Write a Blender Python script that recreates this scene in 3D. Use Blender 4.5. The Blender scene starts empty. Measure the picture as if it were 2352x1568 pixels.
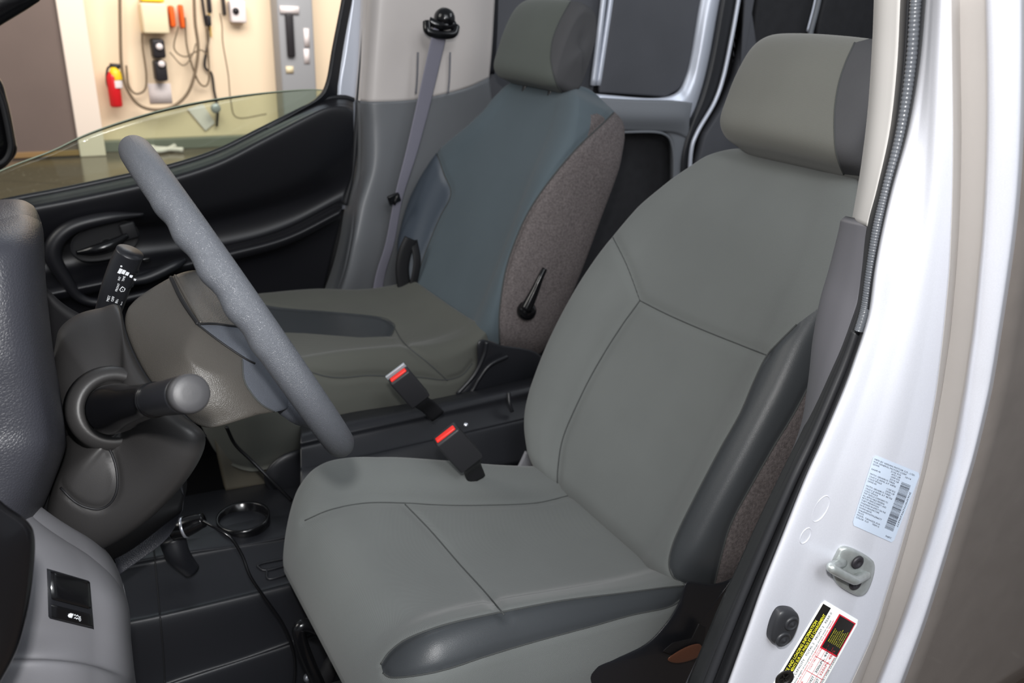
import bpy, bmesh, math, random
from mathutils import Vector as V, Matrix, geometry, noise
from mathutils.bvhtree import BVHTree
from mathutils.kdtree import KDTree
random.seed(4)
SC=bpy.context.scene; COL=SC.collection
H=1.5                      # camera height above the showroom floor
# ---------------------------------------------------------------- camera
FPX=1880.0; PITCH,ROLL,YAW=map(math.radians,(22.5,2.5,32.0))
h_=V((math.sin(YAW),math.cos(YAW),0)); r0=V((math.cos(YAW),-math.sin(YAW),0)); up_=V((0,0,1))
FW=h_*math.cos(PITCH)-up_*math.sin(PITCH); u0=h_*math.sin(PITCH)+up_*math.cos(PITCH)
RT=r0*math.cos(ROLL)+u0*math.sin(ROLL); UP=-r0*math.sin(ROLL)+u0*math.cos(ROLL)
cd=bpy.data.cameras.new('camera'); cam=bpy.data.objects.new('camera',cd); COL.objects.link(cam); SC.camera=cam
cd.sensor_width=22.3; cd.lens=FPX/2352*22.3; cd.clip_start=.02; cd.clip_end=100
m=Matrix((RT,UP,-FW)).transposed().to_4x4(); m.translation=V((0,0,H)); cam.matrix_world=m
cd.dof.use_dof=True; cd.dof.focus_distance=.80; cd.dof.aperture_fstop=5.6
# rays measured in the survey frame of the cabin: X to the rear, Y across to the passenger side, Z up, eye height 0
def ray(x,y): return FW+RT*((x-1176)/FPX)-UP*((y-784)/FPX)
def K(x,y,Y): r=ray(x,y); return r*(Y/r.y)
def KX(x,y,X): r=ray(x,y); return r*(X/r.x)
def KZ(x,y,Z): r=ray(x,y); return r*(Z/r.z)
def KD(x,y,d): return ray(x,y)*d
def px(p): z=p.dot(FW); return (1176+FPX*p.dot(RT)/z, 784-FPX*p.dot(UP)/z)
# ---------------------------------------------------------------- materials
def lin(c): return tuple(((v/255+.055)/1.055)**2.4 if v/255>.04045 else v/255/12.92 for v in c)+(1,)
def mat(name,rgb,rough=.5,metal=0,bump=None,var=0,spec=.5,coat=0,trans=0,ior=1.45,var_scale=6,emis=None,sheen=0):
    m=bpy.data.materials.new(name); m.use_nodes=True; n=m.node_tree.nodes; l=m.node_tree.links
    b=n['Principled BSDF']; c=lin(rgb); b.inputs['Base Color'].default_value=c
    b.inputs['Roughness'].default_value=rough; b.inputs['Metallic'].default_value=metal
    b.inputs['Specular IOR Level'].default_value=spec; b.inputs['Coat Weight'].default_value=coat; b.inputs['Coat Roughness'].default_value=.05
    b.inputs['Transmission Weight'].default_value=trans; b.inputs['IOR'].default_value=ior; b.inputs['Sheen Weight'].default_value=sheen
    tc=n.new('ShaderNodeTexCoord')
    if var:
        nt=n.new('ShaderNodeTexNoise'); nt.inputs['Scale'].default_value=var_scale; nt.inputs['Detail'].default_value=6
        l.new(tc.outputs['Object'],nt.inputs['Vector'])
        mx=n.new('ShaderNodeMix'); mx.data_type='RGBA'
        mx.inputs[6].default_value=tuple(v*(1-var) for v in c[:3])+(1,); mx.inputs[7].default_value=tuple(v*(1+var) for v in c[:3])+(1,)
        rp=n.new('ShaderNodeMapRange'); rp.inputs[1].default_value=.3; rp.inputs[2].default_value=.7
        l.new(nt.outputs['Fac'],rp.inputs[0]); l.new(rp.outputs[0],mx.inputs[0]); l.new(mx.outputs[2],b.inputs['Base Color'])
    if bump:
        kind,scale,strength,dist=bump
        if kind=='voro':
            t=n.new('ShaderNodeTexVoronoi'); t.feature='DISTANCE_TO_EDGE'; out=t.outputs['Distance']
            rr=n.new('ShaderNodeMapRange'); rr.inputs[1].default_value=0; rr.inputs[2].default_value=.25; l.new(out,rr.inputs[0]); hout=rr.outputs[0]
        elif kind=='rib':
            t=n.new('ShaderNodeTexWave'); t.bands_direction='Z'; t.inputs['Distortion'].default_value=.3; hout=t.outputs['Fac']
        else:
            t=n.new('ShaderNodeTexNoise'); t.inputs['Detail'].default_value=3; hout=t.outputs['Fac']
        t.inputs['Scale'].default_value=scale; l.new(tc.outputs['Object'],t.inputs['Vector'])
        bp=n.new('ShaderNodeBump'); bp.inputs['Strength'].default_value=strength; bp.inputs['Distance'].default_value=dist
        l.new(hout,bp.inputs['Height']); l.new(bp.outputs[0],b.inputs['Normal'])
    if emis: b.inputs['Emission Color'].default_value=lin(emis[0]); b.inputs['Emission Strength'].default_value=emis[1]
    return m
M=dict(
 fabric=mat('seat_fabric',(99,102,101),.95,bump=('rib',260,.25,.0006),var=.06,spec=.15,sheen=.15),
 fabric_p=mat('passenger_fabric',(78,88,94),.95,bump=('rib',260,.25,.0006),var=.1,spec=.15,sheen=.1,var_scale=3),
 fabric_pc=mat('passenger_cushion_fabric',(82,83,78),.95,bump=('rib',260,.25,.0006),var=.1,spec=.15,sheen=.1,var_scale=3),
 base_olive=mat('seat_base_plastic',(70,66,56),.5),
 fabric_h=mat('headrest_fabric',(98,98,93),.95,bump=('rib',260,.25,.0006),var=.06,spec=.15,sheen=.15),
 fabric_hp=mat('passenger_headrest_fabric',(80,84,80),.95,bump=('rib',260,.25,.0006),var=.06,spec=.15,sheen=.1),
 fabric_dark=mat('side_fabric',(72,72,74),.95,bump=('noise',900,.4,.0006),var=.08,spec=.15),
 vinyl=mat('bolster_vinyl',(58,61,64),.42,bump=('voro',700,.15,.0004),spec=.5),
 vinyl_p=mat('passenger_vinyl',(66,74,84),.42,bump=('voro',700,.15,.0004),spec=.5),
 carpet=mat('seat_side_carpet',(98,92,92),1,bump=('noise',700,.9,.0015),var=.3,var_scale=260,spec=.1),
 seam=mat('seam_thread',(62,64,64),.9),
 black=mat('black_plastic',(26,27,31),.38,bump=('voro',900,.12,.0003)),
 black_matt=mat('matt_black_plastic',(17,17,20),.6,bump=('noise',500,.2,.0004)),
 black_gloss=mat('glossy_black_plastic',(14,14,16),.18),
 door_black=mat('door_panel_plastic',(22,22,26),.42,bump=('noise',700,.15,.0004)),
 dash=mat('dash_grain_plastic',(47,48,54),.42,bump=('voro',420,.35,.0004)),
 shroud=mat('column_plastic',(44,43,43),.45,bump=('noise',1500,.25,.0003)),
 shroud2=mat('hub_plastic',(70,67,63),.42,bump=('voro',650,.3,.0004)),
 spoke=mat('spoke_inlay',(82,86,94),.5,bump=('voro',900,.5,.0005)),
 wheel=mat('wheel_rim_foam',(86,89,95),.44,bump=('voro',950,.8,.0003)),
 cap_grey=mat('cap_grey_plastic',(52,52,54),.5,bump=('noise',1500,.3,.0003)),
 greyplastic=mat('grey_plastic',(108,108,112),.55,bump=('noise',1400,.3,.0003)),
 trimgrey=mat('lower_pillar_grey',(106,106,112),.5,bump=('noise',1200,.2,.0003)),
 trimgrey_p=mat('passenger_pillar_grey',(106,108,111),.42,bump=('noise',900,.15,.0003),var=.05),
 beige=mat('pillar_beige',(206,204,202),.55,bump=('noise',900,.1,.0003)),
 beige_p=mat('passenger_pillar_beige',(198,191,187),.4,var=.04),
 paint=mat('silver_paint',(203,205,213),.34,.2,var=.03,var_scale=900,coat=.5),
 paint_shade=mat('silver_paint_shaded',(184,180,177),.4,.15,coat=.3),  # silver paint of the jamb, with the groove's shade and reflection in its colour
 paint_reflection=mat('silver_reflection_tint',(120,114,110),.22,.35,var=.06,var_scale=30,coat=.6),  # silver paint with the reflected dark floor put into its colour
 rubber=mat('seal_rubber',(40,41,44),.42),
 rubber_r=mat('ribbed_seal_rubber',(92,96,102),.3),
 metal=mat('zinc_metal',(170,175,174),.32,.6,var=.12,var_scale=120),
 steel=mat('bright_steel',(225,228,238),.25,.8),
 silver=mat('cargo_silver_paint',(205,210,222),.35,.3),
 cargo=mat('cargo_panel_grey',(78,79,84),.7,bump=('noise',600,.2,.0005),var=.08),
 cargo_l=mat('cargo_rail_grey',(112,115,120),.5),
 cargo_b=mat('cargo_dark',(36,36,39),.8,var=.15,var_scale=40),
 belt=mat('belt_webbing',(124,122,134),.7,bump=('rib',900,.3,.0004)),
 buckle=mat('buckle_plastic',(38,38,41),.5,bump=('noise',900,.2,.0003)),
 red=mat('buckle_red',(232,50,42),.4),
 latch=mat('latch_grey',(168,172,178),.4,.3),
 white=mat('label_white',(186,198,214),.5),
 white2=mat('placard_white',(246,248,246),.5),
 ink=mat('label_ink',(40,44,54),.6), inkb=mat('placard_black',(24,22,20),.5), redi=mat('placard_red',(206,30,50),.5), yel=mat('placard_yellow',(232,226,60),.5),
 glyph=mat('glyph_white',(225,228,232),.5),
 wall=mat('showroom_wall_paint',(236,216,188),.8,var=.02,var_scale=1),
 brown=mat('brown_partition',(112,98,92),.7,var=.05,var_scale=2),
 white_p=mat('wall_post_paint',(240,226,212),.7),
 gold=mat('gold_strip',(150,120,80),.4),
 cove=mat('wall_cove_grey',(120,122,116),.4),
 boxb=mat('beige_box',(232,218,184),.5), orange=mat('orange_plastic',(226,98,30),.5), redp=mat('extinguisher_red',(206,28,36),.3), yelp=mat('extinguisher_yellow',(236,200,40),.4),
 cord=mat('cord_brown',(120,104,84),.6), panel=mat('electrical_panel_grey',(150,152,156),.5), paper=mat('paper_white',(232,224,224),.8), blk=mat('charger_black',(34,32,36),.5),
 copper=mat('rusty_lever',(112,72,54),.4,.4), mirror=mat('mirror_housing',(10,10,12),.15),
)
# showroom floor: glossy dark tiles with joints
def floor_mat():
    m=bpy.data.materials.new('showroom_tiles'); m.use_nodes=True; n=m.node_tree.nodes; l=m.node_tree.links; b=n['Principled BSDF']
    tc=n.new('ShaderNodeTexCoord'); br=n.new('ShaderNodeTexBrick'); br.offset=0
    mp=n.new('ShaderNodeMapping'); mp.inputs['Rotation'].default_value=(0,0,.6); l.new(tc.outputs['Object'],mp.inputs[0])
    br.inputs['Scale'].default_value=1; br.inputs['Brick Width'].default_value=1.2; br.inputs['Row Height'].default_value=1.2; br.inputs['Mortar Size'].default_value=.008
    br.inputs['Color1'].default_value=lin((104,90,80)); br.inputs['Color2'].default_value=lin((98,86,76)); br.inputs['Mortar'].default_value=lin((60,52,46))
    l.new(mp.outputs[0],br.inputs['Vector'])
    vo=n.new('ShaderNodeTexNoise'); vo.inputs['Scale'].default_value=28; vo.inputs['Detail'].default_value=2; l.new(tc.outputs['Object'],vo.inputs['Vector'])
    rp=n.new('ShaderNodeMapRange'); rp.inputs[1].default_value=.66; rp.inputs[2].default_value=.72; l.new(vo.outputs['Fac'],rp.inputs[0])
    mx=n.new('ShaderNodeMix'); mx.data_type='RGBA'; mx.inputs[7].default_value=lin((150,140,130)); l.new(rp.outputs[0],mx.inputs[0]); l.new(br.outputs['Color'],mx.inputs[6])
    l.new(mx.outputs[2],b.inputs['Base Color']); b.inputs['Roughness'].default_value=.18
    return m
M['tiles']=floor_mat()
def glass_mat():
    m=bpy.data.materials.new('green_tint_glass'); m.use_nodes=True; n=m.node_tree.nodes; l=m.node_tree.links
    n.remove(n['Principled BSDF']); o=n['Material Output']
    t=n.new('ShaderNodeBsdfTransparent'); t.inputs[0].default_value=(.80,.86,.78,1); g=n.new('ShaderNodeBsdfGlossy'); g.inputs['Roughness'].default_value=.02
    mx=n.new('ShaderNodeMixShader'); fr=n.new('ShaderNodeFresnel'); fr.inputs[0].default_value=1.45
    l.new(fr.outputs[0],mx.inputs[0]); l.new(t.outputs[0],mx.inputs[1]); l.new(g.outputs[0],mx.inputs[2]); l.new(mx.outputs[0],o.inputs[0]); return m
M['glass']=glass_mat()
# ---------------------------------------------------------------- mesh helpers
def obj(name,vf,mt,parent=None,smooth=True,sharp=None):
    me=bpy.data.meshes.new(name); me.from_pydata([tuple(v) for v in vf[0]],[],vf[1]); me.update()
    bm=bmesh.new(); bm.from_mesh(me); bmesh.ops.remove_doubles(bm,verts=bm.verts,dist=1e-6); bmesh.ops.recalc_face_normals(bm,faces=bm.faces)
    if sharp:
        for e in bm.edges:
            if len(e.link_faces)==2 and e.calc_face_angle(0)>math.radians(sharp): e.smooth=False
    bm.to_mesh(me); bm.free()
    if smooth: me.polygons.foreach_set('use_smooth',[True]*len(me.polygons))
    me.materials.append(M[mt] if isinstance(mt,str) else mt)
    o=bpy.data.objects.new(name,me); COL.objects.link(o)
    if parent: o.parent=parent
    return o
def thing(name,label,cat,loc,group=None):
    o=bpy.data.objects.new(name,None); COL.objects.link(o); o.empty_display_size=.02; o['base']=tuple(loc)
    o['label']=label; o['category']=cat
    if group:o['group']=group
    return o
def tag(o,label,cat,group=None):
    o['label']=label;o['category']=cat
    if group:o['group']=group
    return o
def struct(o): o['kind']='structure'; return o
def cr(pts,n,closed=False):
    """Catmull-Rom resample, n points"""
    P=[V(p) for p in pts]; k=len(P); out=[]
    if k==2 and not closed: return [P[0].lerp(P[1],i/(n-1)) for i in range(n)]
    segs=k if closed else k-1
    for i in range(n):
        t=i/(n if closed else n-1)*segs; a=min(int(t),segs-1); f=t-a
        g=(lambda j:P[j%k]) if closed else (lambda j:P[j] if 0<=j<k else (P[0]*2-P[1] if j<0 else P[-1]*2-P[-2]))
        p0,p1,p2,p3=g(a-1),g(a),g(a+1),g(a+2)
        out.append(.5*((2*p1)+(p2-p0)*f+(2*p0-5*p1+4*p2-p3)*f*f+(3*p1-p0-3*p2+p3)*f**3))
    return out
def c1(xs,ys,x):
    """smooth 1-D interpolation"""
    if x<=xs[0]: return ys[0]
    if x>=xs[-1]: return ys[-1]
    for i in range(len(xs)-1):
        if x<=xs[i+1]:
            f=(x-xs[i])/(xs[i+1]-xs[i]); y0=ys[max(i-1,0)];y1=ys[i];y2=ys[i+1];y3=ys[min(i+2,len(ys)-1)]
            m1=(y2-y0)/2; m2=(y3-y1)/2
            return (2*f**3-3*f*f+1)*y1+(f**3-2*f*f+f)*m1+(-2*f**3+3*f*f)*y2+(f**3-f*f)*m2
def rings(R,caps=True,closed_end=False):
    n=len(R[0]); v=[p for r in R for p in r]; f=[]
    for i in range(len(R)-1+(1 if closed_end else 0)):
        a=i*n; b=((i+1)%len(R))*n
        for j in range(n): f.append((a+j,a+(j+1)%n,b+(j+1)%n,b+j))
    if caps and not closed_end:
        for base,r in ((0,R[0]),((len(R)-1)*n,R[-1])):
            c=sum(r,V())/n; v.append(c); k=len(v)-1
            for j in range(n): f.append((base+j,base+(j+1)%n,k))
    return v,f
def sheet(rows,nu=40,nv=30,thick=None):
    """rows of 3-D control points -> smooth surface, with a solid thickness along vector 'thick'"""
    R=[cr(r,nu) for r in rows]; G=[[None]*nu for _ in range(nv)]
    for j in range(nu):
        c=cr([r[j] for r in R],nv)
        for i in range(nv): G[i][j]=c[i]
    v=[p for r in G for p in r]; f=[(i*nu+j,i*nu+j+1,(i+1)*nu+j+1,(i+1)*nu+j) for i in range(nv-1) for j in range(nu-1)]
    if thick is not None:
        t=V(thick); o=len(v); v=v+[p+t for p in v]; f=f+[tuple(reversed([q+o for q in a])) for a in f]
        b=[j for j in range(nu)]+[i*nu+nu-1 for i in range(1,nv)]+[(nv-1)*nu+j for j in range(nu-2,-1,-1)]+[i*nu for i in range(nv-2,0,-1)]
        for i in range(len(b)): a,c=b[i],b[(i+1)%len(b)]; f.append((a,c,c+o,a+o))
    return v,f
def dome(outline,h,back=.01,n=64,rn=14,p=2.4,normal=None,smooth=True,center=None):
    """pillow body over a star-shaped outline, bulging h along 'normal' (default: outwards, to the driver's side)"""
    O=cr(outline,n,True) if smooth else poly_res(outline,n)
    c=V(center) if center else sum(O,V())/n
    if normal is None: normal=-c.normalized()
    N=V(normal).normalized(); v=[];f=[]
    def hh(t): return (1-t**p)**(1/p) if t<1 else 0
    ts=[math.sin(math.pi/2*i/rn) for i in range(1,rn+1)]
    v.append(c+N*h)
    for t in ts:
        for q in O: v.append(c.lerp(q,t)+N*h*hh(t))
    for j in range(n): f.append((0,1+j,1+(j+1)%n))
    for i in range(rn-1):
        for j in range(n): a=1+i*n; f.append((a+j,a+n+j,a+n+(j+1)%n,a+(j+1)%n))
    a=1+(rn-1)*n; b=len(v)
    for q in O: v.append(q-N*back)
    for j in range(n): f.append((a+j,b+j,b+(j+1)%n,a+(j+1)%n))
    v.append(c-N*back); k=len(v)-1
    for j in range(n): f.append((b+j,k,b+(j+1)%n))
    return v,f
def poly_res(pts,n):
    P=[V(p) for p in pts]; L=[(P[(i+1)%len(P)]-P[i]).length for i in range(len(P))]; T=sum(L); out=[]
    for k in range(n):
        s=T*k/n; i=0
        while s>L[i]: s-=L[i]; i+=1
        out.append(P[i].lerp(P[(i+1)%len(P)],s/L[i]))
    return out
def tube(pts,r,n=10,seg=40,closed=False,flat=None,up=None,raw=False,caps=True):
    """swept round (r may be a list) or flat (flat=(half width, half thickness), up = width direction)"""
    P=[V(p) for p in pts] if raw else cr(pts,seg,closed); k=len(P)
    rr=[r]*k if not isinstance(r,(list,tuple)) else [c1([i/(len(r)-1) for i in range(len(r))],r,i/(k-1)) for i in range(k)]
    R=[]; prev=None
    for i in range(k):
        if closed: T=(P[(i+1)%k]-P[i-1]).normalized()
        else: T=(P[min(i+1,k-1)]-P[max(i-1,0)]).normalized()
        if up is not None: a=V(up)-T*V(up).dot(T)
        elif prev is None: a=T.orthogonal()
        else: a=prev-T*prev.dot(T)
        a.normalize(); prev=a; b=T.cross(a)
        if flat: w,t=flat; w=w*rr[i] if isinstance(r,(list,tuple)) else w; R.append([P[i]+a*w*sg(math.cos(q),.5)+b*t*sg(math.sin(q),.7) for q in [2*math.pi*j/n for j in range(n)]])
        else: R.append([P[i]+a*rr[i]*math.cos(q)+b*rr[i]*math.sin(q) for q in [2*math.pi*j/n for j in range(n)]])
    return rings(R,caps,closed)
def sg(x,e): return math.copysign(abs(x)**e,x)
def box(c,ax,ay,az,sx,sy,sz,bev=.002,seg=3):
    bm=bmesh.new(); bmesh.ops.create_cube(bm,size=1); bmesh.ops.scale(bm,vec=(sx,sy,sz),verts=bm.verts)
    if bev: bmesh.ops.bevel(bm,geom=list(bm.edges)+list(bm.verts),offset=min(bev,.45*min(sx,sy,sz)),segments=seg,affect='EDGES',profile=.5)
    ax=V(ax).normalized(); az_=V(az); ay=V(ay); ay=(ay-ax*ay.dot(ax)).normalized(); az_=ax.cross(ay)
    v=[V(c)+ax*q.co.x+ay*q.co.y+az_*q.co.z for q in bm.verts]; bm.verts.index_update(); f=[tuple(x.index for x in a.verts) for a in bm.faces]; bm.free(); return v,f
def pbox(x0,y0,x1,y1,Y,t=.05,bev=.004):
    """axis-aligned wall box whose front face spans the two surveyed corners on the plane Y"""
    a=K(x0,y0,Y);b=K(x1,y1,Y); c=(a+b)/2+V((0,-t/2,0)); return box(c,(1,0,0),(0,1,0),(0,0,1),abs(b.x-a.x),t,abs(b.z-a.z),bev)
def join(*vfs):
    v=[];f=[]
    for a,b in vfs: o=len(v); v+=list(a); f+=[tuple(i+o for i in q) for q in b]
    return v,f
def disc_lathe(c,axis,prof,n=32):
    """revolve profile [(radius, height)] about axis"""
    A=V(axis).normalized(); a=A.orthogonal().normalized(); b=A.cross(a)
    return rings([[V(c)+A*hh+(a*math.cos(2*math.pi*j/n)+b*math.sin(2*math.pi*j/n))*max(r,1e-5) for j in range(n)] for r,hh in prof])
def bvh(vf): return BVHTree.FromPolygons([tuple(p) for p in vf[0]],vf[1])
def hit(B,x,y,off=0.0):
    r=ray(x,y).normalized(); p,n,i,d=B.ray_cast(V((0,0,0)),r)
    if p is None: return None
    if n.dot(r)>0: n=-n
    return p+n*off
def proj(B,pts,off=0.0,n=60):
    q=cr([(x,y,0) for x,y in pts],n); out=[hit(B,a.x,a.y,off) for a in q]; return [o for o in out if o is not None]
def inpoly(x,y,P):
    r=False;j=len(P)-1
    for i in range(len(P)):
        if (P[i][1]>y)!=(P[j][1]>y) and x<(P[j][0]-P[i][0])*(y-P[i][1])/(P[j][1]-P[i][1])+P[i][0]: r=not r
        j=i
    return r
def groove(vf,lines,rad=.010,depth=.003,B=None):
    B=B or bvh(vf); pts=[]
    for L in lines: pts+=proj(B,L,0,160)
    if not pts: return vf
    kd=KDTree(len(pts)); [kd.insert(p,i) for i,p in enumerate(pts)]; kd.balance()
    bm=bmesh.new(); vs=[bm.verts.new(p) for p in vf[0]]; [bm.faces.new([vs[i] for i in f]) for f in vf[1] if len(set(f))==len(f)]
    bmesh.ops.recalc_face_normals(bm,faces=bm.faces); bm.normal_update(); out=[]
    for v in vs:
        d=kd.find(v.co)[2]
        out.append(v.co-v.normal*depth*(1-(d/rad)**2)**2 if d<rad else v.co.copy())
    bm.free(); return out,vf[1]
def split(vf,regions):
    """cut the surface along surveyed outlines; regions = [(outline, predicate)], returns one mesh per region plus the rest"""
    bm=bmesh.new(); vs=[bm.verts.new(p) for p in vf[0]]
    for f in vf[1]:
        if len(set(f))==len(f):
            try: bm.faces.new([vs[i] for i in f])
            except ValueError: pass
    bmesh.ops.remove_doubles(bm,verts=bm.verts,dist=1e-6); bmesh.ops.recalc_face_normals(bm,faces=bm.faces)
    for poly,pred in regions:
        for i in range(len(poly)):
            a,b=poly[i],poly[(i+1)%len(poly)]; n=ray(*a).cross(ray(*b))
            x0,x1=sorted((a[0],b[0]));y0,y1=sorted((a[1],b[1])); g=[]
            for f in bm.faces:
                if f.normal.dot(f.calc_center_median())>0: continue
                q=px(f.calc_center_median())
                if x0-25<q[0]<x1+25 and y0-25<q[1]<y1+25: g.append(f)
            if g:
                s=set(g); ed={e for f in g for e in f.edges}; ve={v for f in g for v in f.verts}
                bmesh.ops.bisect_plane(bm,geom=list(s)+list(ed)+list(ve),plane_co=(0,0,0),plane_no=n,dist=1e-6)
    bm.normal_update(); out=[[] for _ in range(len(regions)+1)]
    for f in bm.faces:
        c=f.calc_center_median(); k=len(regions); q=px(c)
        for i,(poly,pred) in enumerate(regions):
            if (pred is None and f.normal.dot(c)<0 and inpoly(q[0],q[1],poly)) or (pred and pred(c,f.normal,q,inpoly(q[0],q[1],poly))): k=i;break
        out[k].append([v.co.copy() for v in f.verts])
    bm.free(); res=[]
    for L in out:
        v=[];f=[];ix={}
        for face in L:
            t=[]
            for p in face:
                key=(round(p.x,6),round(p.y,6),round(p.z,6))
                if key not in ix: ix[key]=len(v); v.append(p)
                t.append(ix[key])
            if len(set(t))>2: f.append(tuple(t))
        res.append((v,f))
    return res
def text(name,s,origin,xd,yd,size,mt,parent=None,sx=1,align='LEFT',th=.0001):
    """lettering as a thin mesh on the plane (xd,yd)"""
    c=bpy.data.curves.new(name,'FONT'); c.body=s; c.size=size; c.extrude=th; c.align_x=align; c.resolution_u=2
    t=bpy.data.objects.new(name,c); COL.objects.link(t); bpy.context.view_layer.update()
    me=bpy.data.meshes.new_from_object(t.evaluated_get(bpy.context.evaluated_depsgraph_get())); bpy.data.objects.remove(t)
    X=V(xd).normalized(); Y_=V(yd); Y_=(Y_-X*Y_.dot(X)).normalized(); Z=X.cross(Y_)
    for v in me.vertices: v.co=V(origin)+X*v.co.x*sx+Y_*v.co.y+Z*v.co.z
    me.materials.clear(); me.materials.append(M[mt]); o=bpy.data.objects.new(name,me); COL.objects.link(o)
    if parent:o.parent=parent
    return o
#==BODY==
# ================================================================ DRIVER SEAT
TH=math.atan2(.257,.5)
def seat_back(O,th,hwL,hwR,vs,top,bot,Tmax,bol,nv=150,nr=220,lean=0):
    """closed upholstered backrest: hwL/hwR half widths over heights vs"""
    b=V((math.sin(th),0,math.cos(th))); nf=V((-math.cos(th),0,math.sin(th))); Yd=V((0,1,0)); O=V(O)
    prof=[(1,-.055),(.985,-.02),(.93,.018),(.84,.030),(.70,.024),(.55,.008),(.3,0),(0,-.002),(-.3,0),(-.55,.008),(-.70,.024),(-.84,.030),(-.93,.018),(-.985,-.02),(-1,-.055),(-.985,-.10),(-.9,-.125),(-.6,-.135),(0,-.137),(.6,-.135),(.9,-.125),(.985,-.10)]
    P=cr([(a,c,0) for a,c in prof],nr,True); R=[]
    for i in range(nv):
        s=i/(nv-1); v=bot+(top-bot)*(.5-.5*math.cos(math.pi*s))
        r=.045; e=1.0
        if v<bot+r: e=math.sqrt(max(0,1-((bot+r-v)/r)**2))
        r2=.05
        if v>top-r2: e=min(e,math.sqrt(max(0,1-((v-top+r2)/r2)**2)))
        e=max(e,.02); wl=c1(vs,hwL,v); wr=c1(vs,hwR,v); bb=c1([bot,.05,.2,.35,.45,top],bol,v); ring=[]
        for q in P:
            u=q.x; d=q.y; 
            if d>-.002: d=-.002+(d+.002)*bb
            dm=-.055; d=dm+(d-dm)*e*Tmax if d<dm else dm+(d-dm)*e
            w=wl if u>0 else wr
            ring.append(O+b*v+Yd*(u*w*(.86+.14*e))+nf*(d+lean*v*v))
        R.append(ring)
    return rings(R)
def headrest(O,th,vc,dc,yc,hw,hh,ht,curve=.015,nY=90,nr=96,tilt=0):
    b=V((math.sin(th),0,math.cos(th))); nf=V((-math.cos(th),0,math.sin(th))); O=V(O)
    prof=[(.62,-1),(.95,-.82),(1,-.4),(.97,.1),(.80,.62),(.45,.93),(0,1),(-.5,.9),(-.85,.5),(-.95,0),(-.95,-.5),(-.85,-.88),(-.5,-1.0),(.1,-1.02)]
    P=cr([(a,c,0) for a,c in prof],nr,True); R=[]
    SS=[(-1.03,.05),(-1.028,.3),(-1.02,.55)]+[(math.sin((-1+2*i/(nY-1))*math.pi/2),None) for i in range(nY)]+[(1.02,.55),(1.028,.3),(1.03,.05)]
    for s,k0 in SS:
        k=k0 if k0 else .74+.26*max(0,1-abs(s)**9)**(1/2.2)
        c=-curve*s*s
        R.append([O+b*(vc+q.y*hh*(.12*0+k) )+nf*(dc+q.x*ht*k+c)+V((0,1,0))*(yc+s*hw-tilt*q.y*hh) for q in P])
    return rings(R)
O_D=V((.668,.815,-.705))
ds=thing('driver_seat','grey cloth driver seat with black vinyl bolsters, nearest seat behind the steering wheel','seat',(.55,.8,-1.05))
vs=[-.02,.05,.10,.19,.29,.38,.45,.51,.56,.60]
backD=seat_back(O_D,TH,[.165,.228,.252,.265,.262,.245,.222,.178,.13,.09],[.20,.222,.225,.225,.222,.21,.20,.18,.16,.13],vs,.598,-.03,1.0,[.6,1,1,.8,.3,.1])
D_in=[(1280,1115),(1282,1070),(1292,1010),(1320,940),(1365,850),(1420,760),(1470,690)]
D_in2=[(1470,690),(1440,610),(1408,545)]
D_mid=[(1470,690),(1540,725),(1640,768),(1760,815)]
vinD=[(1890,700),(1830,745),(1785,790),(1758,822),(1730,880),(1700,950),(1655,1030),(1605,1125),(1560,1215),(1542,1262),(1537,1300),(1550,1328),(1585,1345),(1640,1345),(1658,1270),(1680,1200),(1728,1110),(1780,1020),(1820,955),(1858,885),(1890,810),(1960,700)]
carD=[(1640,1345),(1658,1270),(1680,1200),(1728,1110),(1780,1020),(1820,955),(1858,885),(1890,810),(1990,640),(2200,700),(2100,1100),(1800,1450),(1650,1420)]
BD0=bvh(backD)
backD=groove(backD,[D_in,D_in2,D_mid],.012,.004,BD0)
backD=groove(backD,[vinD[1:15],vinD[13:20]],.007,.002,BD0)
BD=bvh(backD)
vin,car,rest=split(backD,[(vinD,None),(carD,lambda c,n,q,i:(i and n.dot(c)<0) or (n.y<-.5 and c.y<O_D.y-.19 and (c-O_D).dot(V((-math.cos(TH),0,math.sin(TH))))<-.03))])
bk=obj('backrest',rest,'fabric',ds)
o=obj('bolster',vin,'vinyl',ds);o['label']='black vinyl side bolster of the backrest'
o=obj('side_panel',car,'carpet',ds);o['label']='grey carpeted side of the backrest'
for L,r in ((D_in,.0011),(D_in2,.0008),(D_mid,.0009),(vinD[1:14],.0011),(vinD[13:20],.0013)):
    p=proj(BD,L,.0002); 
    if len(p)>3: obj('seam',tube(p,r,6,raw=True),'seam',bk)
hrD=headrest(O_D,TH,.666,.012,-.030,.120,.086,.060,.012,tilt=-.13)
BH=bvh(hrD)
hrsideD=[(1963,98),(1940,150),(1925,200),(1917,260),(1918,330),(1926,370),(1938,400),(2100,420),(2100,60)]
sd,rest=split(hrD,[(hrsideD,None)])
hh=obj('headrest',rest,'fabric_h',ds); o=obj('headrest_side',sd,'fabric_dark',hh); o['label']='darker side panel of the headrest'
obj('seam',tube(proj(BH,hrsideD[:7],.0002),.001,6,raw=True),'seam',hh)
for y in (-.06,.05):
    b=V((math.sin(TH),0,math.cos(TH))); nf=V((-math.cos(TH),0,math.sin(TH)))
    obj('headrest_post',tube([O_D+b*.52+nf*-.06+V((0,y,0)),O_D+b*.62+nf*-.03+V((0,y,0))],.006,12,8),'steel',ds)
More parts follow.
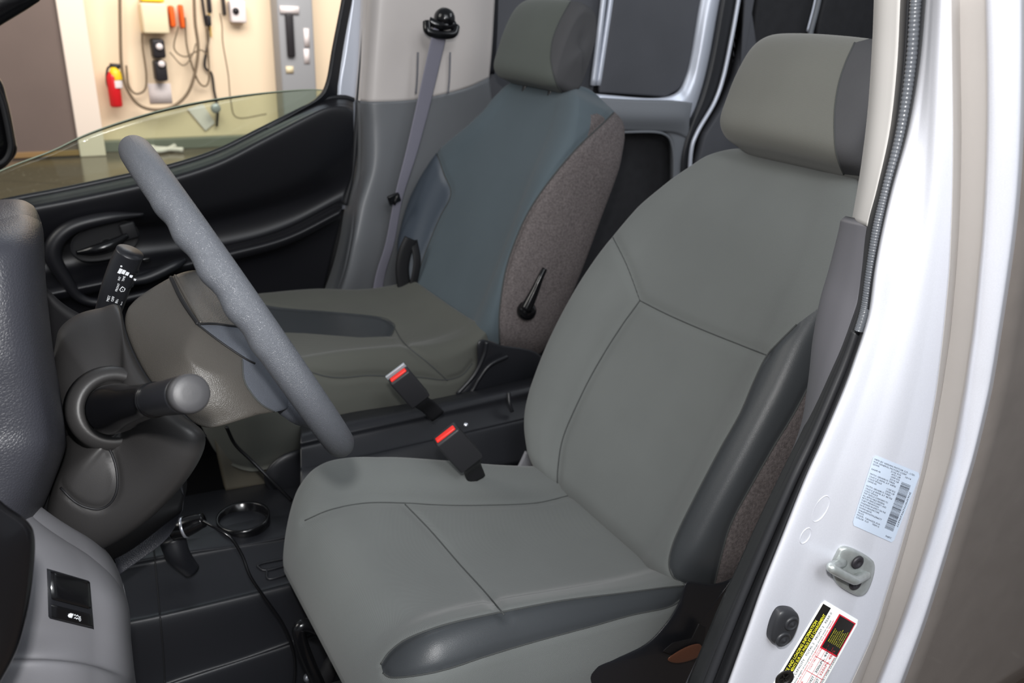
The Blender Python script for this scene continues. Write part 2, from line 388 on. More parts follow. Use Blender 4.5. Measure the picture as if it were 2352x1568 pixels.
# cushion
def cushion(XS,z,yl,yr,bl,br,drop,nX=170,nr=200,front_r=.075,dropz=.0):
    prof=[(1,-.06),(.99,-.03),(.94,.008),(.84,.026),(.70,.020),(.55,.006),(.3,0),(0,-.003),(-.3,0),(-.55,.006),(-.70,.020),(-.84,.026),(-.94,.008),(-.99,-.03),(-1,-.06),(-1,-.10),(-.98,-.14),(-.9,-.15),(0,-.15),(.9,-.15),(.98,-.14),(1,-.10)]
    P=cr([(a,c,0) for a,c in prof],nr,True); R=[]
    x0,x1=XS[0],XS[-1]
    for i in range(nX):
        s=i/(nX-1); X=x0+(x1-x0)*(.5-.5*math.cos(math.pi*s)); zz=c1(XS,z,X); a=c1(XS,yr,X); b=c1(XS,yl,X); c=(a+b)/2; hw=(b-a)/2
        e=1.0
        if X<x0+front_r: e=max(.03,math.sqrt(max(0,1-((x0+front_r-X)/front_r)**2)))
        if X>x1-.03: e=max(.03,math.sqrt(max(0,1-((X-x1+.03)/.03)**2)))
        ring=[]
        for q in P:
            d=q.y
            if d>-.003: d=-.003+(d+.003)*c1(XS,bl if q.x>0 else br,X)
            if d<-.06: d=-.06+(d+.06)*drop
            d=-.075+(d+.075)*e
            ring.append(V((X,c+q.x*hw*(.80+.20*e),zz+d)))
        R.append(ring)
    return rings(R)
XD=[.235,.28,.33,.40,.50,.60,.70,.74]
cuD=cushion(XD,[-.665,-.660,-.662,-.675,-.692,-.708,-.72,-.722],[.99,1.03,1.05,1.04,1.02,1.0,.98,.96],[.60,.585,.58,.58,.58,.585,.60,.62],[.5,.8,1.2,1.4,1.2,.8,.5,.3],[.6,1,1.3,1.5,1.4,1.1,.8,.5],1.0)
C_far=[(700,1195),(760,1170),(840,1155),(930,1155),(1020,1160),(1120,1160),(1230,1155),(1310,1137)]
C_mid=[(930,1158),(990,1220),(1055,1295),(1110,1355),(1158,1412)]
vinC=[(875,1525),(895,1497),(930,1470),(990,1445),(1060,1425),(1180,1400),(1300,1378),(1430,1362),(1520,1350),(1572,1345),(1580,1362),(1540,1392),(1450,1412),(1350,1440),(1220,1475),(1120,1505),(1030,1535),(960,1550),(900,1555),(880,1545)]
BC0=bvh(cuD)
cuD=groove(cuD,[C_far,C_mid],.012,.0035,BC0); cuD=groove(cuD,[vinC[:11],vinC[10:]],.007,.002,BC0); BC=bvh(cuD)
vin,rest=split(cuD,[(vinC,None)])
cu=obj('seat_cushion',rest,'fabric',ds); o=obj('cushion_bolster',vin,'vinyl',ds); o['label']='black vinyl edge of the seat cushion'
for L,r in ((C_far,.0008),(C_mid,.001),(vinC[:10],.0011),(vinC[10:],.001)):
    p=proj(BC,L,.0002)
    if len(p)>3: obj('seam',tube(p,r,6,raw=True),'seam',cu)
# ================================================================ PASSENGER SEAT
O_P=V((.785,1.545,-.645)); TP=math.atan2(.191,.475)
ps=thing('passenger_seat','far grey cloth passenger seat with brown carpeted side and black reclining lever','seat',(.65,1.54,-1.05))
vsp=[-.03,.03,.09,.20,.32,.42,.48,.515,.54]
backP=seat_back(O_P,TP,[.18,.26,.31,.325,.275,.165,.12,.09,.07],[.20,.235,.243,.245,.24,.235,.215,.19,.15],vsp,.548,-.045,1.25,[.6,1,1,.8,.4,.1])
sideP=[(1100,772),(1148,792),(1146,740),(1150,690),(1162,620),(1185,550),(1215,485),(1262,415),(1325,340),(1385,283),(1412,256),(1500,200),(1560,500),(1400,850),(1200,850)]
vinP=[(985,330),(1003,352),(1020,400),(1036,445),(1010,500),(985,560),(965,615),(950,660),(800,700),(820,400)]
BP0=bvh(backP); backP=groove(backP,[sideP[1:11],vinP[:8]],.012,.004,BP0); BP=bvh(backP)
sid,vin,rest=split(backP,[(sideP,lambda c,n,q,i:(i and n.dot(c)<0) or ((not q[1]<262) and n.y<-.6 and c.y<O_P.y-.2 and (c-O_P).dot(V((-math.cos(TP),0,math.sin(TP))))<-.03)),(vinP,None)])
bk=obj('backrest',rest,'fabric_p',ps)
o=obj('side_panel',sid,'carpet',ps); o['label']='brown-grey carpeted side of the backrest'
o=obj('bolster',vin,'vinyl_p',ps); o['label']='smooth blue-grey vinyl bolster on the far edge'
for L in (sideP[1:11],vinP[:8]): 
    p=proj(BP,L,.0003)
    if len(p)>3: obj('seam',tube(p,.0016,6,raw=True),'seam',bk)
hrP=headrest(O_P,TP,.606,.018,-.018,.122,.088,.044,.012,tilt=-.08); BH=bvh(hrP)
hrsideP=[(1312,0),(1285,50),(1270,90),(1265,130),(1270,165),(1280,195),(1292,214),(1500,240),(1500,-50),(1330,-30)]
sd,rest=split(hrP,[(hrsideP,None)])
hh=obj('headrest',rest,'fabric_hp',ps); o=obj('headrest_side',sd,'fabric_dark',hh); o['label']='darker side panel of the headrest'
p=proj(BH,hrsideP[:7],.0003)
if len(p)>3: obj('seam',tube(p,.0013,6,raw=True),'seam',hh)
for y in (-.08,.02):
    b=V((math.sin(TP),0,math.cos(TP))); obj('headrest_post',tube([O_P+b*.44+V((0.02,y,0)),O_P+b*.55+V((0,y,0))],.006,12,8),'black',ps)
XP=[.22,.28,.36,.46,.56,.66,.74,.80]
cuP=cushion(XP,[-.65,-.645,-.64,-.642,-.648,-.650,-.635,-.61],[1.76,1.79,1.79,1.79,1.79,1.77,1.74,1.70],[1.32,1.30,1.29,1.29,1.29,1.30,1.315,1.34],[.4,.6,.8,.8,.8,.5,.2,0],[.8,1.0,1.2,1.3,1.2,.8,.4,.2],1.0)
vinPC=[(560,690),(640,706),(760,716),(868,727),(900,740),(906,752),(898,772),(830,775),(700,765),(560,760)]
BPC0=bvh(cuP); L1=[(560,790),(740,862),(850,862),(960,866),(1020,872),(1060,862),(1085,835)]; L2=[(905,752),(930,790),(985,835),(1028,874)]
cuP=groove(cuP,[L1,L2,vinPC[:7]],.012,.004,BPC0); BPC=bvh(cuP); vin,rest=split(cuP,[(vinPC,None)])
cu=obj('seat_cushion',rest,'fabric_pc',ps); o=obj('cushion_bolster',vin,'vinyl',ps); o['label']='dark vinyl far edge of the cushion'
for L in (L1,L2,vinPC[:7]):
    p=proj(BPC,L,.0003)
    if len(p)>3: obj('seam',tube(p,.0012,6,raw=True),'seam',cu)
# lever on its side
B1=bvh(sid); a=hit(B1,1207,712); 
if a is None: a=K(1207,712,1.28)
lv=obj('recline_lever',join(disc_lathe(a+V((0,.004,0)),(-.1,-1,.1),[(0,-.004),(.014,-.002),(.0195,.004),(.020,.012),(.017,.020),(.010,.025),(0,.0265)],32),
   tube([K(1207,712,a.y-.018),K(1228,668,a.y-.020),K(1240,640,a.y-.020),K(1251,617,a.y-.016)],[.012,.0085,.0065,.0055],14,24)),'black_gloss',ps); lv['label']='black ball-ended reclining lever'
# pivot strap and belt loop on far side
obj('strap',join(tube([K(944,548,1.70),K(930,580,1.70),K(924,620,1.70),K(930,668,1.70)],1,14,24,flat=(.017,.006),up=(1,0,.2)),tube([K(950,552,1.70),K(958,600,1.69),K(950,650,1.69),K(935,705,1.70),K(905,742,1.72)],1,10,24,flat=(.010,.003),up=(1,0,0))),'black_matt',ps)
obj('belt_guide',tube([K(875,735,1.78),K(880,705,1.78),K(908,684,1.78),K(935,680,1.76),K(930,708,1.76),K(908,735,1.77)],.0055,10,40),'black',ps)
obj('hinge_cover',join(dome([K(*q,1.29) for q in [(1100,782),(1150,792),(1240,815),(1270,900),(1250,990),(1100,985),(1060,960),(1010,945),(1070,885),(1095,840)]],.012,.03),
   tube([K(1035,935,1.272),K(1078,905,1.272),K(1100,870,1.272),K(1125,838,1.272),K(1165,818,1.272)],.0042,8,30),tube([K(1118,785,1.27),K(1112,815,1.27),K(1090,860,1.27),K(1050,905,1.27)],.004,8,24)),'black',ps)
obj('seat_base',sheet([[K(480,955,1.36),K(560,985,1.36),K(700,1000,1.36),K(800,970,1.34),K(1000,945,1.33)],[K(500,1040,1.33),K(580,1030,1.33),K(660,1040,1.32),K(780,1010,1.31),K(1000,960,1.31)],[K(520,1130,1.31),K(600,1120,1.31),K(700,1120,1.30),K(820,1080,1.29),K(1000,1010,1.29)]],40,20,(0,.02,0)),'base_olive',ps)
obj('base_cover',dome([K(*q,1.27) for q in [(606,1095),(640,1050),(700,1030),(780,1038),(860,1052),(860,1200),(760,1230),(680,1190),(630,1140)]],.02,.02,n=60),'black',ps)
# ================================================================ SEAT BELT + BUCKLES
sb=thing('seat_belt','grey webbing seat belt hanging from its black anchor on the beige passenger pillar','seat belt',K(905,470,1.76))
obj('webbing',tube([K(1012,70,1.79),K(1000,120,1.79),K(975,230,1.79),K(945,350,1.79),K(916,452,1.79),K(895,560,1.81),K(872,640,1.82),K(860,740,1.83)],[1,1,.95,.8,.6,.65,.7,.75],12,60,flat=(.0215,.001),up=(1,.25,0)),'belt',sb)
a=K(1012,52,1.80)
an=obj('anchor',join(disc_lathe(K(1014,42,1.82),(0,-1,0),[(0,0),(.021,.002),(.024,.014),(.022,.026),(.014,.036),(0,.040)],32),
  tube([K(980,50,1.80),K(984,72,1.79),K(1012,80,1.785),K(1040,78,1.79),K(1047,60,1.80)],.0095,10,30),tube([K(985,48,1.80),K(1012,60,1.79),K(1042,56,1.80)],.010,10,12)),'black_gloss',sb)
obj('tongue',join(box(K(905,456,1.78),(1,0,.3),(0,1,0),(0,0,1),.030,.010,.022,.003),tube([K(915,445,1.775),K(905,470,1.775)],.004,8,4)),'black_gloss',sb)
def buckle(name,label,top,bot,d,w,L,th,loc,latch,stalk):
    t=thing(name,label,'buckle',loc)
    A=KD(top[0],top[1],d-.02); B_=KD(bot[0],bot[1],d+.02); ax=(A-B_).normalized(); wd=(RT*.72+UP*.62); wd=(wd-ax*wd.dot(ax)).normalized(); nn=ax.cross(wd)
    if nn.dot(A)>0: nn=-nn
    c=(A+B_)/2; LL=(A-B_).length
    obj('housing',box(c,ax,wd,nn,LL,w,th,.004,4),'buckle',t)
    e=c+ax*(LL/2)
    obj('release_button',box(e+nn*(th*.12),ax,wd,nn,.006,w*.80,th*.42,.002),'red',t)
    if latch: obj('latch_plate',box(e-nn*(th*.36)+ax*.002,ax,wd,nn,.008,w*.98,th*.22,.001),'latch',t)
    obj('stalk',tube([c-ax*LL*.4,c-ax*(LL*.6),KD(stalk[0][0],stalk[0][1],d+.05),KD(stalk[1][0],stalk[1][1],d+.07)],1,12,16,flat=(w*.36,.004),up=wd),'black_matt',t)
buckle('seat_belt_buckle','black belt buckle with red button and grey slot plate beside the passenger cushion',(914,860),(964,918),1.34,.038,.07,.022,KD(1000,950,1.45),True,((985,935),(1005,955)))
buckle('seat_belt_buckle','black belt buckle with red button by the driver seat, over the tray',(1022,995),(1080,1060),1.19,.041,.07,.024,KD(1080,1090,1.3),False,((1085,1075),(1095,1100)))
# ================================================================ STEERING WHEEL
sw=thing('steering_wheel','grey grained steering wheel seen edge-on in front of the driver seat','steering wheel',(.15,.8,-.4))
t1,t2=ray(325,372),ray(778,1018); n=t1.cross(t2).normalized()
n=(n+V((0,.0,0))).normalized()
C0=K(556,697,.80); dvec=(K(775,1015,.80)-K(330,365,.80)); dvec=(dvec-n*dvec.dot(n)).normalized(); evec=n.cross(dvec).normalized()
RW=.170; rg=.0146
def wheelpt(a,r=RW): return C0+dvec*(r*math.cos(a))+evec*(r*math.sin(a))
R=[];NW=240;NT=28
for i in range(NW):
    a=2*math.pi*i/NW; p=wheelpt(a); T=(wheelpt(a+.01)-p).normalized(); rad=(p-C0).normalized(); ring=[]
    q=math.degrees(a)%360
    for j in range(NT):
        b=2*math.pi*j/NT; r=rg
        s=math.cos(b); 
        back=max(0,math.cos(b))   # finger grips on the far (front) face
        for lo,hi in ((97,152),(208,263)):
            if lo<q<hi:
                ph=(q-lo)/(hi-lo); r+=.0015*back*math.sin(ph*math.pi*2*4.5)*math.sin(ph*math.pi)**.3
        ring.append(p+n*(r*math.cos(b))+rad*(r*1.12*math.sin(b)))
    R.append(ring)
obj('rim',rings(R,closed_end=True),'wheel',sw)
# hub / airbag pad: faceted moulded body on the dash side of the rim
HV=dict(a=(272,704,.86),b=(390,637,.88),c=(445,612,.90),d=(560,640,.92),e=(455,745,.77),p1=(291,780,.82),p2=(326,852,.78),p3=(366,905,.745),p4=(420,952,.72),
 g=(400,845,.725),h=(430,930,.705),i=(560,822,.735),j=(570,868,.715),k=(690,950,.74),l=(600,945,.70),m=(471,1001,.705),f=(620,760,.78),o=(730,900,.77))
names=list(HV); verts=[K(*HV[k]) for k in names]; ix={k:i for i,k in enumerate(names)}
faces=[[ix[c] for c in q.split()] for q in ['a b e p1','b c e','c d f e','e f i','p1 e g p2','g e i j','i f o j','p2 g h p3','p3 h p4','g j l h','j o k l','h l m p4']]
bm=bmesh.new(); bv=[bm.verts.new(v) for v in verts]; [bm.faces.new([bv[i] for i in f]) for f in faces]; bmesh.ops.recalc_face_normals(bm,faces=bm.faces)
ext=bmesh.ops.extrude_face_region(bm,geom=list(bm.faces)); 
for v in [g for g in ext['geom'] if isinstance(g,bmesh.types.BMVert)]: v.co+=V((.02,.075,-.02))
bmesh.ops.recalc_face_normals(bm,faces=bm.faces)
cl=bm.edges.layers.float.new('crease_edge')
for e in bm.edges:
    k={names[v.index] if v.index<len(names) else None for v in e.verts}
bm.verts.index_update(); me=bpy.data.meshes.new('t'); bm.to_mesh(me); bm.free()
to=bpy.data.objects.new('t',me); COL.objects.link(to); md=to.modifiers.new('s','SUBSURF'); md.levels=4; md.subdivision_type='CATMULL_CLARK'
cr_=me.attributes.get('crease_edge')
vals=[]
for e in me.edges:
    ks={tuple(round(x,5) for x in me.vertices[i].co) for i in e.vertices}
    cre=0
    for s in ('a p1','p1 p2','p2 p3','p3 p4','p4 m','a b','b c'): 
        u,w=s.split(); 
        if {tuple(round(x,5) for x in K(*HV[u])),tuple(round(x,5) for x in K(*HV[w]))}==ks: cre=.9
    for s in ('e g','e i','b e','g j','m l','l k'):
        u,w=s.split()
        if {tuple(round(x,5) for x in K(*HV[u])),tuple(round(x,5) for x in K(*HV[w]))}==ks: cre=.8
    vals.append(cre)
if cr_: cr_.data.foreach_set('value',vals)
bpy.context.view_layer.update(); ev=bpy.data.meshes.new_from_object(to.evaluated_get(bpy.context.evaluated_depsgraph_get()))
hub=([v.co.copy() for v in ev.vertices],[tuple(p.vertices) for p in ev.polygons]); bpy.data.objects.remove(to)
BHu=bvh(hub)
sp1=[(455,745),(530,748),(640,760),(640,850),(560,822),(505,785)]
sp2=[(556,824),(560,870),(575,900),(602,930),(640,950),(740,980),(760,900),(660,760)]
pad=[(392,632),(420,690),(455,743),(530,748),(640,760),(600,600),(440,590)]
p1,p2,p3,rest=split(hub,[(sp1,None),(sp2,None),(pad,None)])
hb=obj('hub',rest,'shroud2',sw)
for nm,p_,mt in (('spoke_cover',p1,'spoke'),('spoke_inlay',p2,'spoke'),('horn_pad',p3,'shroud2')):
    if p_[1]: obj(nm,p_,mt,sw)
for L,r,mt in (([(392,636),(418,690),(455,745)],.0022,'black_matt'),([(402,634),(430,688),(462,742)],.0018,'shroud2'),([(455,745),(490,744),(530,749),(560,752)],.0015,'black_matt'),([(455,747),(505,785),(560,822),(585,835)],.0011,'black_matt'),([(556,826),(560,870),(575,900),(602,930),(640,950)],.0008,'seam')):
    p=proj(BHu,L,.0003)
    if len(p)>3: obj('seam',tube(p,r,6,raw=True),mt,hb)
obj('spoke',tube([K(640,880,.78),K(690,930,.75),K(735,965,.78)],[.022,.02,.012],14,16),'spoke',sw)
# ================================================================ STEERING COLUMN (shroud + stalks)
sc=thing('steering_column','dark plastic steering column cover with two control stalks, between dashboard and steering wheel','steering column',K(200,1250,.75))
ol=[(128,790,.86),(140,752,.87),(180,722,.88),(232,708,.88),(272,704,.87),(290,778,.82),(324,850,.78),(364,904,.745),(420,953,.72),(471,1003,.70),(440,1085,.70),(350,1185,.72),(250,1252,.74),(175,1268,.75),(110,1215,.76),(118,1120,.77),(148,1030,.80),(128,960,.82),(118,870,.84)]
shr=dome([K(*q) for q in ol],.065,.05,n=140,rn=50,p=2.2,center=K(280,985,.79))
BS0=bvh(shr)
lipA=[(165,985),(172,930),(195,885),(235,858),(285,852),(320,868)]
lipB=[(150,1000),(180,985),(215,992),(245,1020),(265,1065),(270,1115),(258,1150),(232,1168),(200,1165),(170,1150),(140,1120)]
shr=groove(shr,[lipB],.005,.0022,BS0); BS=bvh(shr)
obj('column_cover',shr,'shroud',sc)
p=proj(BS,lipB,.0002,80)
cv=[o for o in sc.children][0] if sc.children else None
obj('ignition_cover_gap',tube(p,.0012,6,raw=True),'black_matt',sc)
p=proj(BS,[(272,704),(290,778),(324,850),(364,904),(420,953),(471,1003)],.001)
obj('cover_gap',tube([K(272,704,.868),K(290,778,.818),K(324,850,.778),K(364,904,.743),K(420,953,.718),K(471,1003,.70)],.0022,8,40),'black_matt',sc)
root=hit(BS,262,938) or K(262,938,.70); ax=(K(432,905,.53)-K(262,940,.70)).normalized()
# hooded collar round the stalk
ring=[]
obj('stalk_collar',disc_lathe(root,ax,[(.022,-.012),(.040,-.010),(.038,.002),(.033,.008),(.028,.009),(.025,.004),(.0235,-.008)],48),'shroud',sc)
st=obj('turn_signal_stalk',tube([K(255,940,.705),K(275,936,.69),K(300,930,.665),K(340,921,.63),K(352,918,.615)],[.0215,.0205,.0165,.0138,.0130],28,30),'black_gloss',sc)
tip=K(440,903,.53); base=K(354,918,.613); axs=(tip-base).normalized()
obj('light_switch_sleeve',tube([base,base.lerp(tip,.5),tip-axs*.012],[.0128,.0133,.0136],28,16),'black',st)
obj('sleeve_ring',tube([base-axs*.001,base+axs*.0012],.0139,28,3),'black_gloss',st)
obj('sleeve_ring',tube([base+axs*.004,base+axs*.0055],.0137,28,3),'black_gloss',st)
o=obj('end_cap',disc_lathe(tip-axs*.012,axs,[(.0136,0),(.0137,.008),(.0130,.0105),(.0115,.0118),(.006,.0125),(0,.0127)],36),'cap_grey',st); o['label']='grey end cap of the stalk'
st2=obj('wiper_stalk',tube([K(238,745,.97),K(250,710,.96),K(266,660,.95),K(284,612,.945),K(299,578,.94)],[.0125,.0135,.0145,.0148,.0143],28,40),'black',sc)
B2=bvh(tube([K(238,745,.97),K(250,710,.96),K(266,660,.95),K(284,612,.945),K(299,578,.94)],[.0125,.0135,.0145,.0148,.0143],28,40))
dv=(K(299,578,.94)-K(250,710,.96)).normalized()
for f_ in (.50,.74):
    c=K(250,710,.96).lerp(K(299,578,.94),f_); obj('stalk_ring',tube([c,c+dv*.0010],.0151,28,3),'black_gloss',st2)
def mark(B,x,y,s,size,mt,par,xd,yd,nm='marking',off=.0006,sx=1):
    p=hit(B,x,y,off)
    if p is None: return
    text(nm,s,p,xd,yd,size,mt,par,sx)
wx=(K(312,640,.94)-K(270,625,.94)).normalized()   # across the stalk
md_=-dv
# writing runs up the stalk
for (x,y,s,z) in ((269,669,'FRONT',.0032),(250,692,'MIST',.0038),(260,692,'OFF',.0038),(269,696,'INT',.0038),(278,700,'LO',.0038),(275,644,'INT',.0032),(284,646,'TIME',.0032)):
    mark(B2,x,y,s,z,'glyph',st2,dv,(-wx))
# stepped interval wedge
for i in range(5):
    p=hit(B2,276+i*8.0,622+i*(1.2+i*.9),.0005)
    if p is not None: obj('interval_mark',box(p,wx,dv,wx.cross(dv),(.0032),.0062-.0010*i,.0003,0),'glyph',st2,smooth=False)
p=hit(B2,287,601,.0005); 
if p is not None: obj('dot_mark',disc_lathe(hit(B2,279,611,.0006),wx.cross(dv),[(0,0),(.0011,0),(.0011,.0002),(0,.0002)],12),'glyph',st2)
# washer symbol
for a,b in (((275,664),(281,658)),((281,658),(287,662)),((287,662),(285,668)),((285,668),(277,669)),((277,669),(275,664)),((281,664),(281,665))):
    pa,pb=hit(B2,*a,.0004),hit(B2,*b,.0004)
    if pa and pb: obj('washer_mark',tube([pa,pb],.0004,6,3),'glyph',st2)
# ================================================================ DASHBOARD
db=thing('dashboard','dark grained dashboard edge at the left, beside the steering column','dashboard',K(0,1500,.8))
prow=[[K(-260,510,.90),K(-60,482,.90),K(10,473,.90),K(52,474,.90),K(78,486,.90),K(88,498,.90)],
 [K(-260,520,.80),K(-60,495,.80),K(10,485,.80),K(56,488,.80),K(86,503,.82),K(97,520,.86)]]
for y,e,Y in ((545,101,.73),(650,106,.70),(800,122,.685),(900,139,.68),(985,152,.675),(1035,150,.67),(1115,122,.665),(1200,88,.66),(1300,60,.66)):
    prow.append([K(-260,y,Y-.02),K(-60,y,Y-.02),K(e-75,y,Y-.015),K(e-28,y,Y+.005),K(e-6,y,Y+.045),K(e,y,Y+.12)])
pod=sheet(prow,90,140,(0,.03,0))
o=obj('instrument_hood',pod,'dash',db); o['label']='grained grey side of the instrument hood'
lp=sheet([[K(-160,1120,.66),K(-40,1150,.66),K(40,1170,.67),K(82,1190,.68),K(100,1222,.69),K(104,1228,.74)],
          [K(-160,1220,.63),K(-20,1235,.63),K(80,1245,.64),K(160,1262,.66),K(225,1285,.69),K(240,1290,.76)],
          [K(-160,1340,.61),K(-20,1340,.61),K(90,1345,.61),K(200,1355,.63),K(277,1372,.66),K(292,1378,.76)],
          [K(-160,1440,.60),K(-20,1440,.60),K(100,1445,.60),K(210,1455,.62),K(290,1470,.65),K(302,1475,.76)],
          [K(-160,1520,.595),K(-20,1512,.595),K(110,1510,.595),K(210,1522,.61),K(296,1545,.645),K(310,1550,.76)],
          [K(-160,1550,.575),K(-20,1535,.575),K(110,1532,.575),K(210,1545,.59),K(290,1580,.63),K(316,1590,.76)],
          [K(-160,1700,.57),K(-20,1700,.57),K(110,1700,.57),K(210,1700,.58),K(290,1700,.62),K(330,1700,.76)]],110,110,(0,.03,0))
BL=bvh(lp)
o=obj('lower_panel',lp,'greyplastic',db); o['label']='light grey lower panel holding the switch'
cor=[hit(BL,*q) for q in ((108,1306),(207,1335),(216,1446),(112,1421))]
def quad(c,o1,o2,inset=0,seg=1,th=.002,r=0):
    N=(c[1]-c[0]).cross(c[3]-c[0]).normalized()
    if N.dot(c[0])>0:N=-N
    m_=sum(c,V())/4; q=[m_.lerp(p,1-inset) for p in c]
    return [p+N*o1 for p in q],[p+N*o2 for p in q],N
def slab(c,o1,o2,inset=0):
    a,b,N=quad(c,o1,o2,inset); v=a+b; f=[(0,1,2,3),(7,6,5,4)]+[(i,(i+1)%4,4+(i+1)%4,4+i) for i in range(4)]
    bm=bmesh.new(); vv=[bm.verts.new(p) for p in v]; [bm.faces.new([vv[i] for i in q]) for q in f]; bmesh.ops.recalc_face_normals(bm,faces=bm.faces)
    L=min(e.calc_length() for e in bm.edges); bmesh.ops.bevel(bm,geom=list(bm.edges),offset=L*.12,segments=2,affect='EDGES'); bm.verts.index_update()
    r=([q.co.copy() for q in bm.verts],[tuple(x.index for x in q.verts) for q in bm.faces]); bm.free(); return r
sp=thing('switch_bank','black dashboard switch pair with a blank upper key, set in the grey lower panel','switch',sum(cor,V())/4)
SWC=((108,1306),(207,1335),(216,1446),(112,1421))
def SP(u,v,o=0):
    a=V((*SWC[0],0)).lerp(V((*SWC[1],0)),u).lerp(V((*SWC[3],0)).lerp(V((*SWC[2],0)),u),v); return hit(BL,a.x,a.y,o)
def cslab(u0,v0,u1,v1,o,edge=.0012,n=14):
    G=[[None]*(n+1) for _ in range(n+1)]
    for j_ in range(n+1):
        for i_ in range(n+1):
            d=min(i_,n-i_,j_,n-j_); k=(0 if d==0 else .8 if d==1 else 1)
            G[j_][i_]=SP(u0+(u1-u0)*i_/n,v0+(v1-v0)*j_/n,o-edge+edge*k if d else -.001)
    return [p_ for r_ in G for p_ in r_],[(j_*(n+1)+i_,j_*(n+1)+i_+1,(j_+1)*(n+1)+i_+1,(j_+1)*(n+1)+i_) for j_ in range(n) for i_ in range(n)]
obj('bezel',cslab(-.05,-.05,1.04,1.03,.0010,.0006),'black',sp)
obj('blank_key',cslab(.02,.02,.98,.62,.0028),'black_gloss',sp)
lk=obj('traction_button',cslab(.02,.68,.98,.97,.0034),'black_gloss',sp)
X_=(SP(.7,.82)-SP(.3,.82)).normalized(); Yd=(SP(.5,.7)-SP(.5,.95)).normalized(); N=X_.cross(Yd)
if N.dot(SP(.5,.8))>0:N=-N
c0=SP(.52,.82,.0038)
text('switch_marking','OFF',c0+X_*.0062-Yd*.0001,Yd,-X_,.0026,'glyph',lk,1,'CENTER')
obj('car_symbol',box(c0-X_*.0050,X_,Yd,N,.0036,.0032,.0003,.0001),'glyph',lk)
obj('car_symbol',box(c0-X_*.0074,X_,Yd,N,.0012,.0020,.0003,.0001),'glyph',lk)
for s_ in (-1,1): obj('skid_symbol',tube([c0+X_*(-.0016+.0013*i)+Yd*(s_*.0012+(.0006 if i%2 else -.0006)) for i in range(5)],.00025,6,20),'glyph',lk)
o=obj('black_kick_trim',dome([K(*q) for q in [(-260,1040,.50),(-60,1110,.50),(20,1165,.50),(66,1200,.50),(80,1240,.50),(76,1320,.50),(62,1410,.50),(40,1490,.50),(0,1568,.50),(-60,1660,.50),(-260,1700,.50)]],.02,.02,n=90,rn=20,center=K(-90,1370,.5)),'black_gloss',db)
# under-dash mass and dark firewall
o=obj('under_dash',sheet([[K(90,640,.95),K(150,700,.95),K(260,760,.95)],[K(60,900,1.0),K(200,1000,.98),K(420,1060,.98)],[K(60,1180,1.0),K(230,1250,.95),K(418,1165,.95)],[K(70,1300,.98),K(250,1300,.97),K(412,1180,.97)]],30,30,(-.03,.03,0)),'black_matt',db)
o=obj('knee_trim',sheet([[K(418,1110,.97),K(422,1140,.96),K(420,1170,.95)],[K(360,1190,.97),K(372,1215,.96),K(380,1240,.95)],[K(250,1240,.97),K(262,1280,.96),K(275,1320,.95)],],30,24,(0,.02,0)),'dash',db)
# ================================================================ FLOOR CONSOLE
fc=thing('floor_console','long black plastic floor console with cup holder, left of the driver seat cushion','console',K(560,1500,.97))
con=sheet([[K(180,1215,1.30),K(420,1160,1.30),K(700,1105,1.30),K(980,1040,1.30)],
 [K(200,1260,1.17),K(420,1212,1.17),K(700,1160,1.17),K(1000,1100,1.17)],
 [K(210,1300,1.10),K(420,1262,1.10),K(560,1243,1.10),K(700,1215,1.10),K(1000,1150,1.10)],
 [K(215,1330,1.085),K(420,1290,1.085),K(560,1265,1.085),K(700,1240,1.085),K(1000,1170,1.085)],
 [K(250,1425,1.02),K(370,1402,1.02),K(560,1358,1.02),K(700,1322,1.02),K(1000,1240,1.02)],
 [K(250,1450,1.00),K(370,1425,1.00),K(560,1380,1.00),K(700,1345,1.00),K(1000,1262,1.00)],
 [K(300,1590,.985),K(430,1545,.985),K(560,1505,.985),K(700,1455,.985),K(1000,1350,.985)],
 [K(300,1625,.97),K(440,1575,.97),K(560,1535,.97),K(700,1490,.97),K(1000,1380,.97)],
 [K(300,1900,.95),K(450,1800,.95),K(560,1760,.95),K(700,1700,.95),K(1000,1560,.95)]],90,120,(0,.03,0))
BCn=bvh(con)
cb=obj('console_body',con,'black',fc)
obj('panel_gap',tube(proj(BCn,[(352,1245),(360,1330),(368,1420),(375,1500),(380,1600)],.0002),.0012,6,raw=True),'black_matt',fc)
cc=hit(BCn,560,1200) or K(560,1200,1.15)
obj('cup_holder',disc_lathe(cc+V((0,0,-.012)),(0,0,1),[(0,0),(.032,.001),(.036,.006),(.037,.024),(.041,.0255),(.041,.018),(.040,-.004)],48),'black_gloss',fc)
for L in ([(590,1300),(606,1293),(660,1282)],[(590,1300),(610,1310),(660,1298)],[(612,1310),(618,1330),(665,1318)]):
    p=proj(BCn,L,.001,20)
    if len(p)>3: obj('console_rib',tube(p,.002,6,raw=True),'black',fc)
pg=thing('power_plug','small glossy black accessory plug on a thin cable in the floor console','plug',K(430,1215,1.1))
obj('plug_body',tube([K(396,1222,1.04),K(420,1212,1.035),K(445,1202,1.03),K(468,1194,1.025)],[.012,.0145,.013,.010],20,20),'black_gloss',pg)
obj('contact_ring',tube([K(420,1212,1.035),K(426,1210,1.034)],.0152,20,3),'steel',pg)
obj('cable',tube([K(466,1196,1.02),K(495,1212,1.0),K(530,1235,.985),K(556,1275,.975),K(576,1325,.96),K(612,1378,.95),K(648,1430,.94),K(670,1480,.93),K(678,1530,.92),K(672,1600,.91)],.0022,8,120),'black_gloss',pg)
obj('socket_housing',tube([K(395,1235,1.06),K(410,1275,1.05),K(440,1310,1.05)],[.018,.016,.012],18,14),'black',fc)
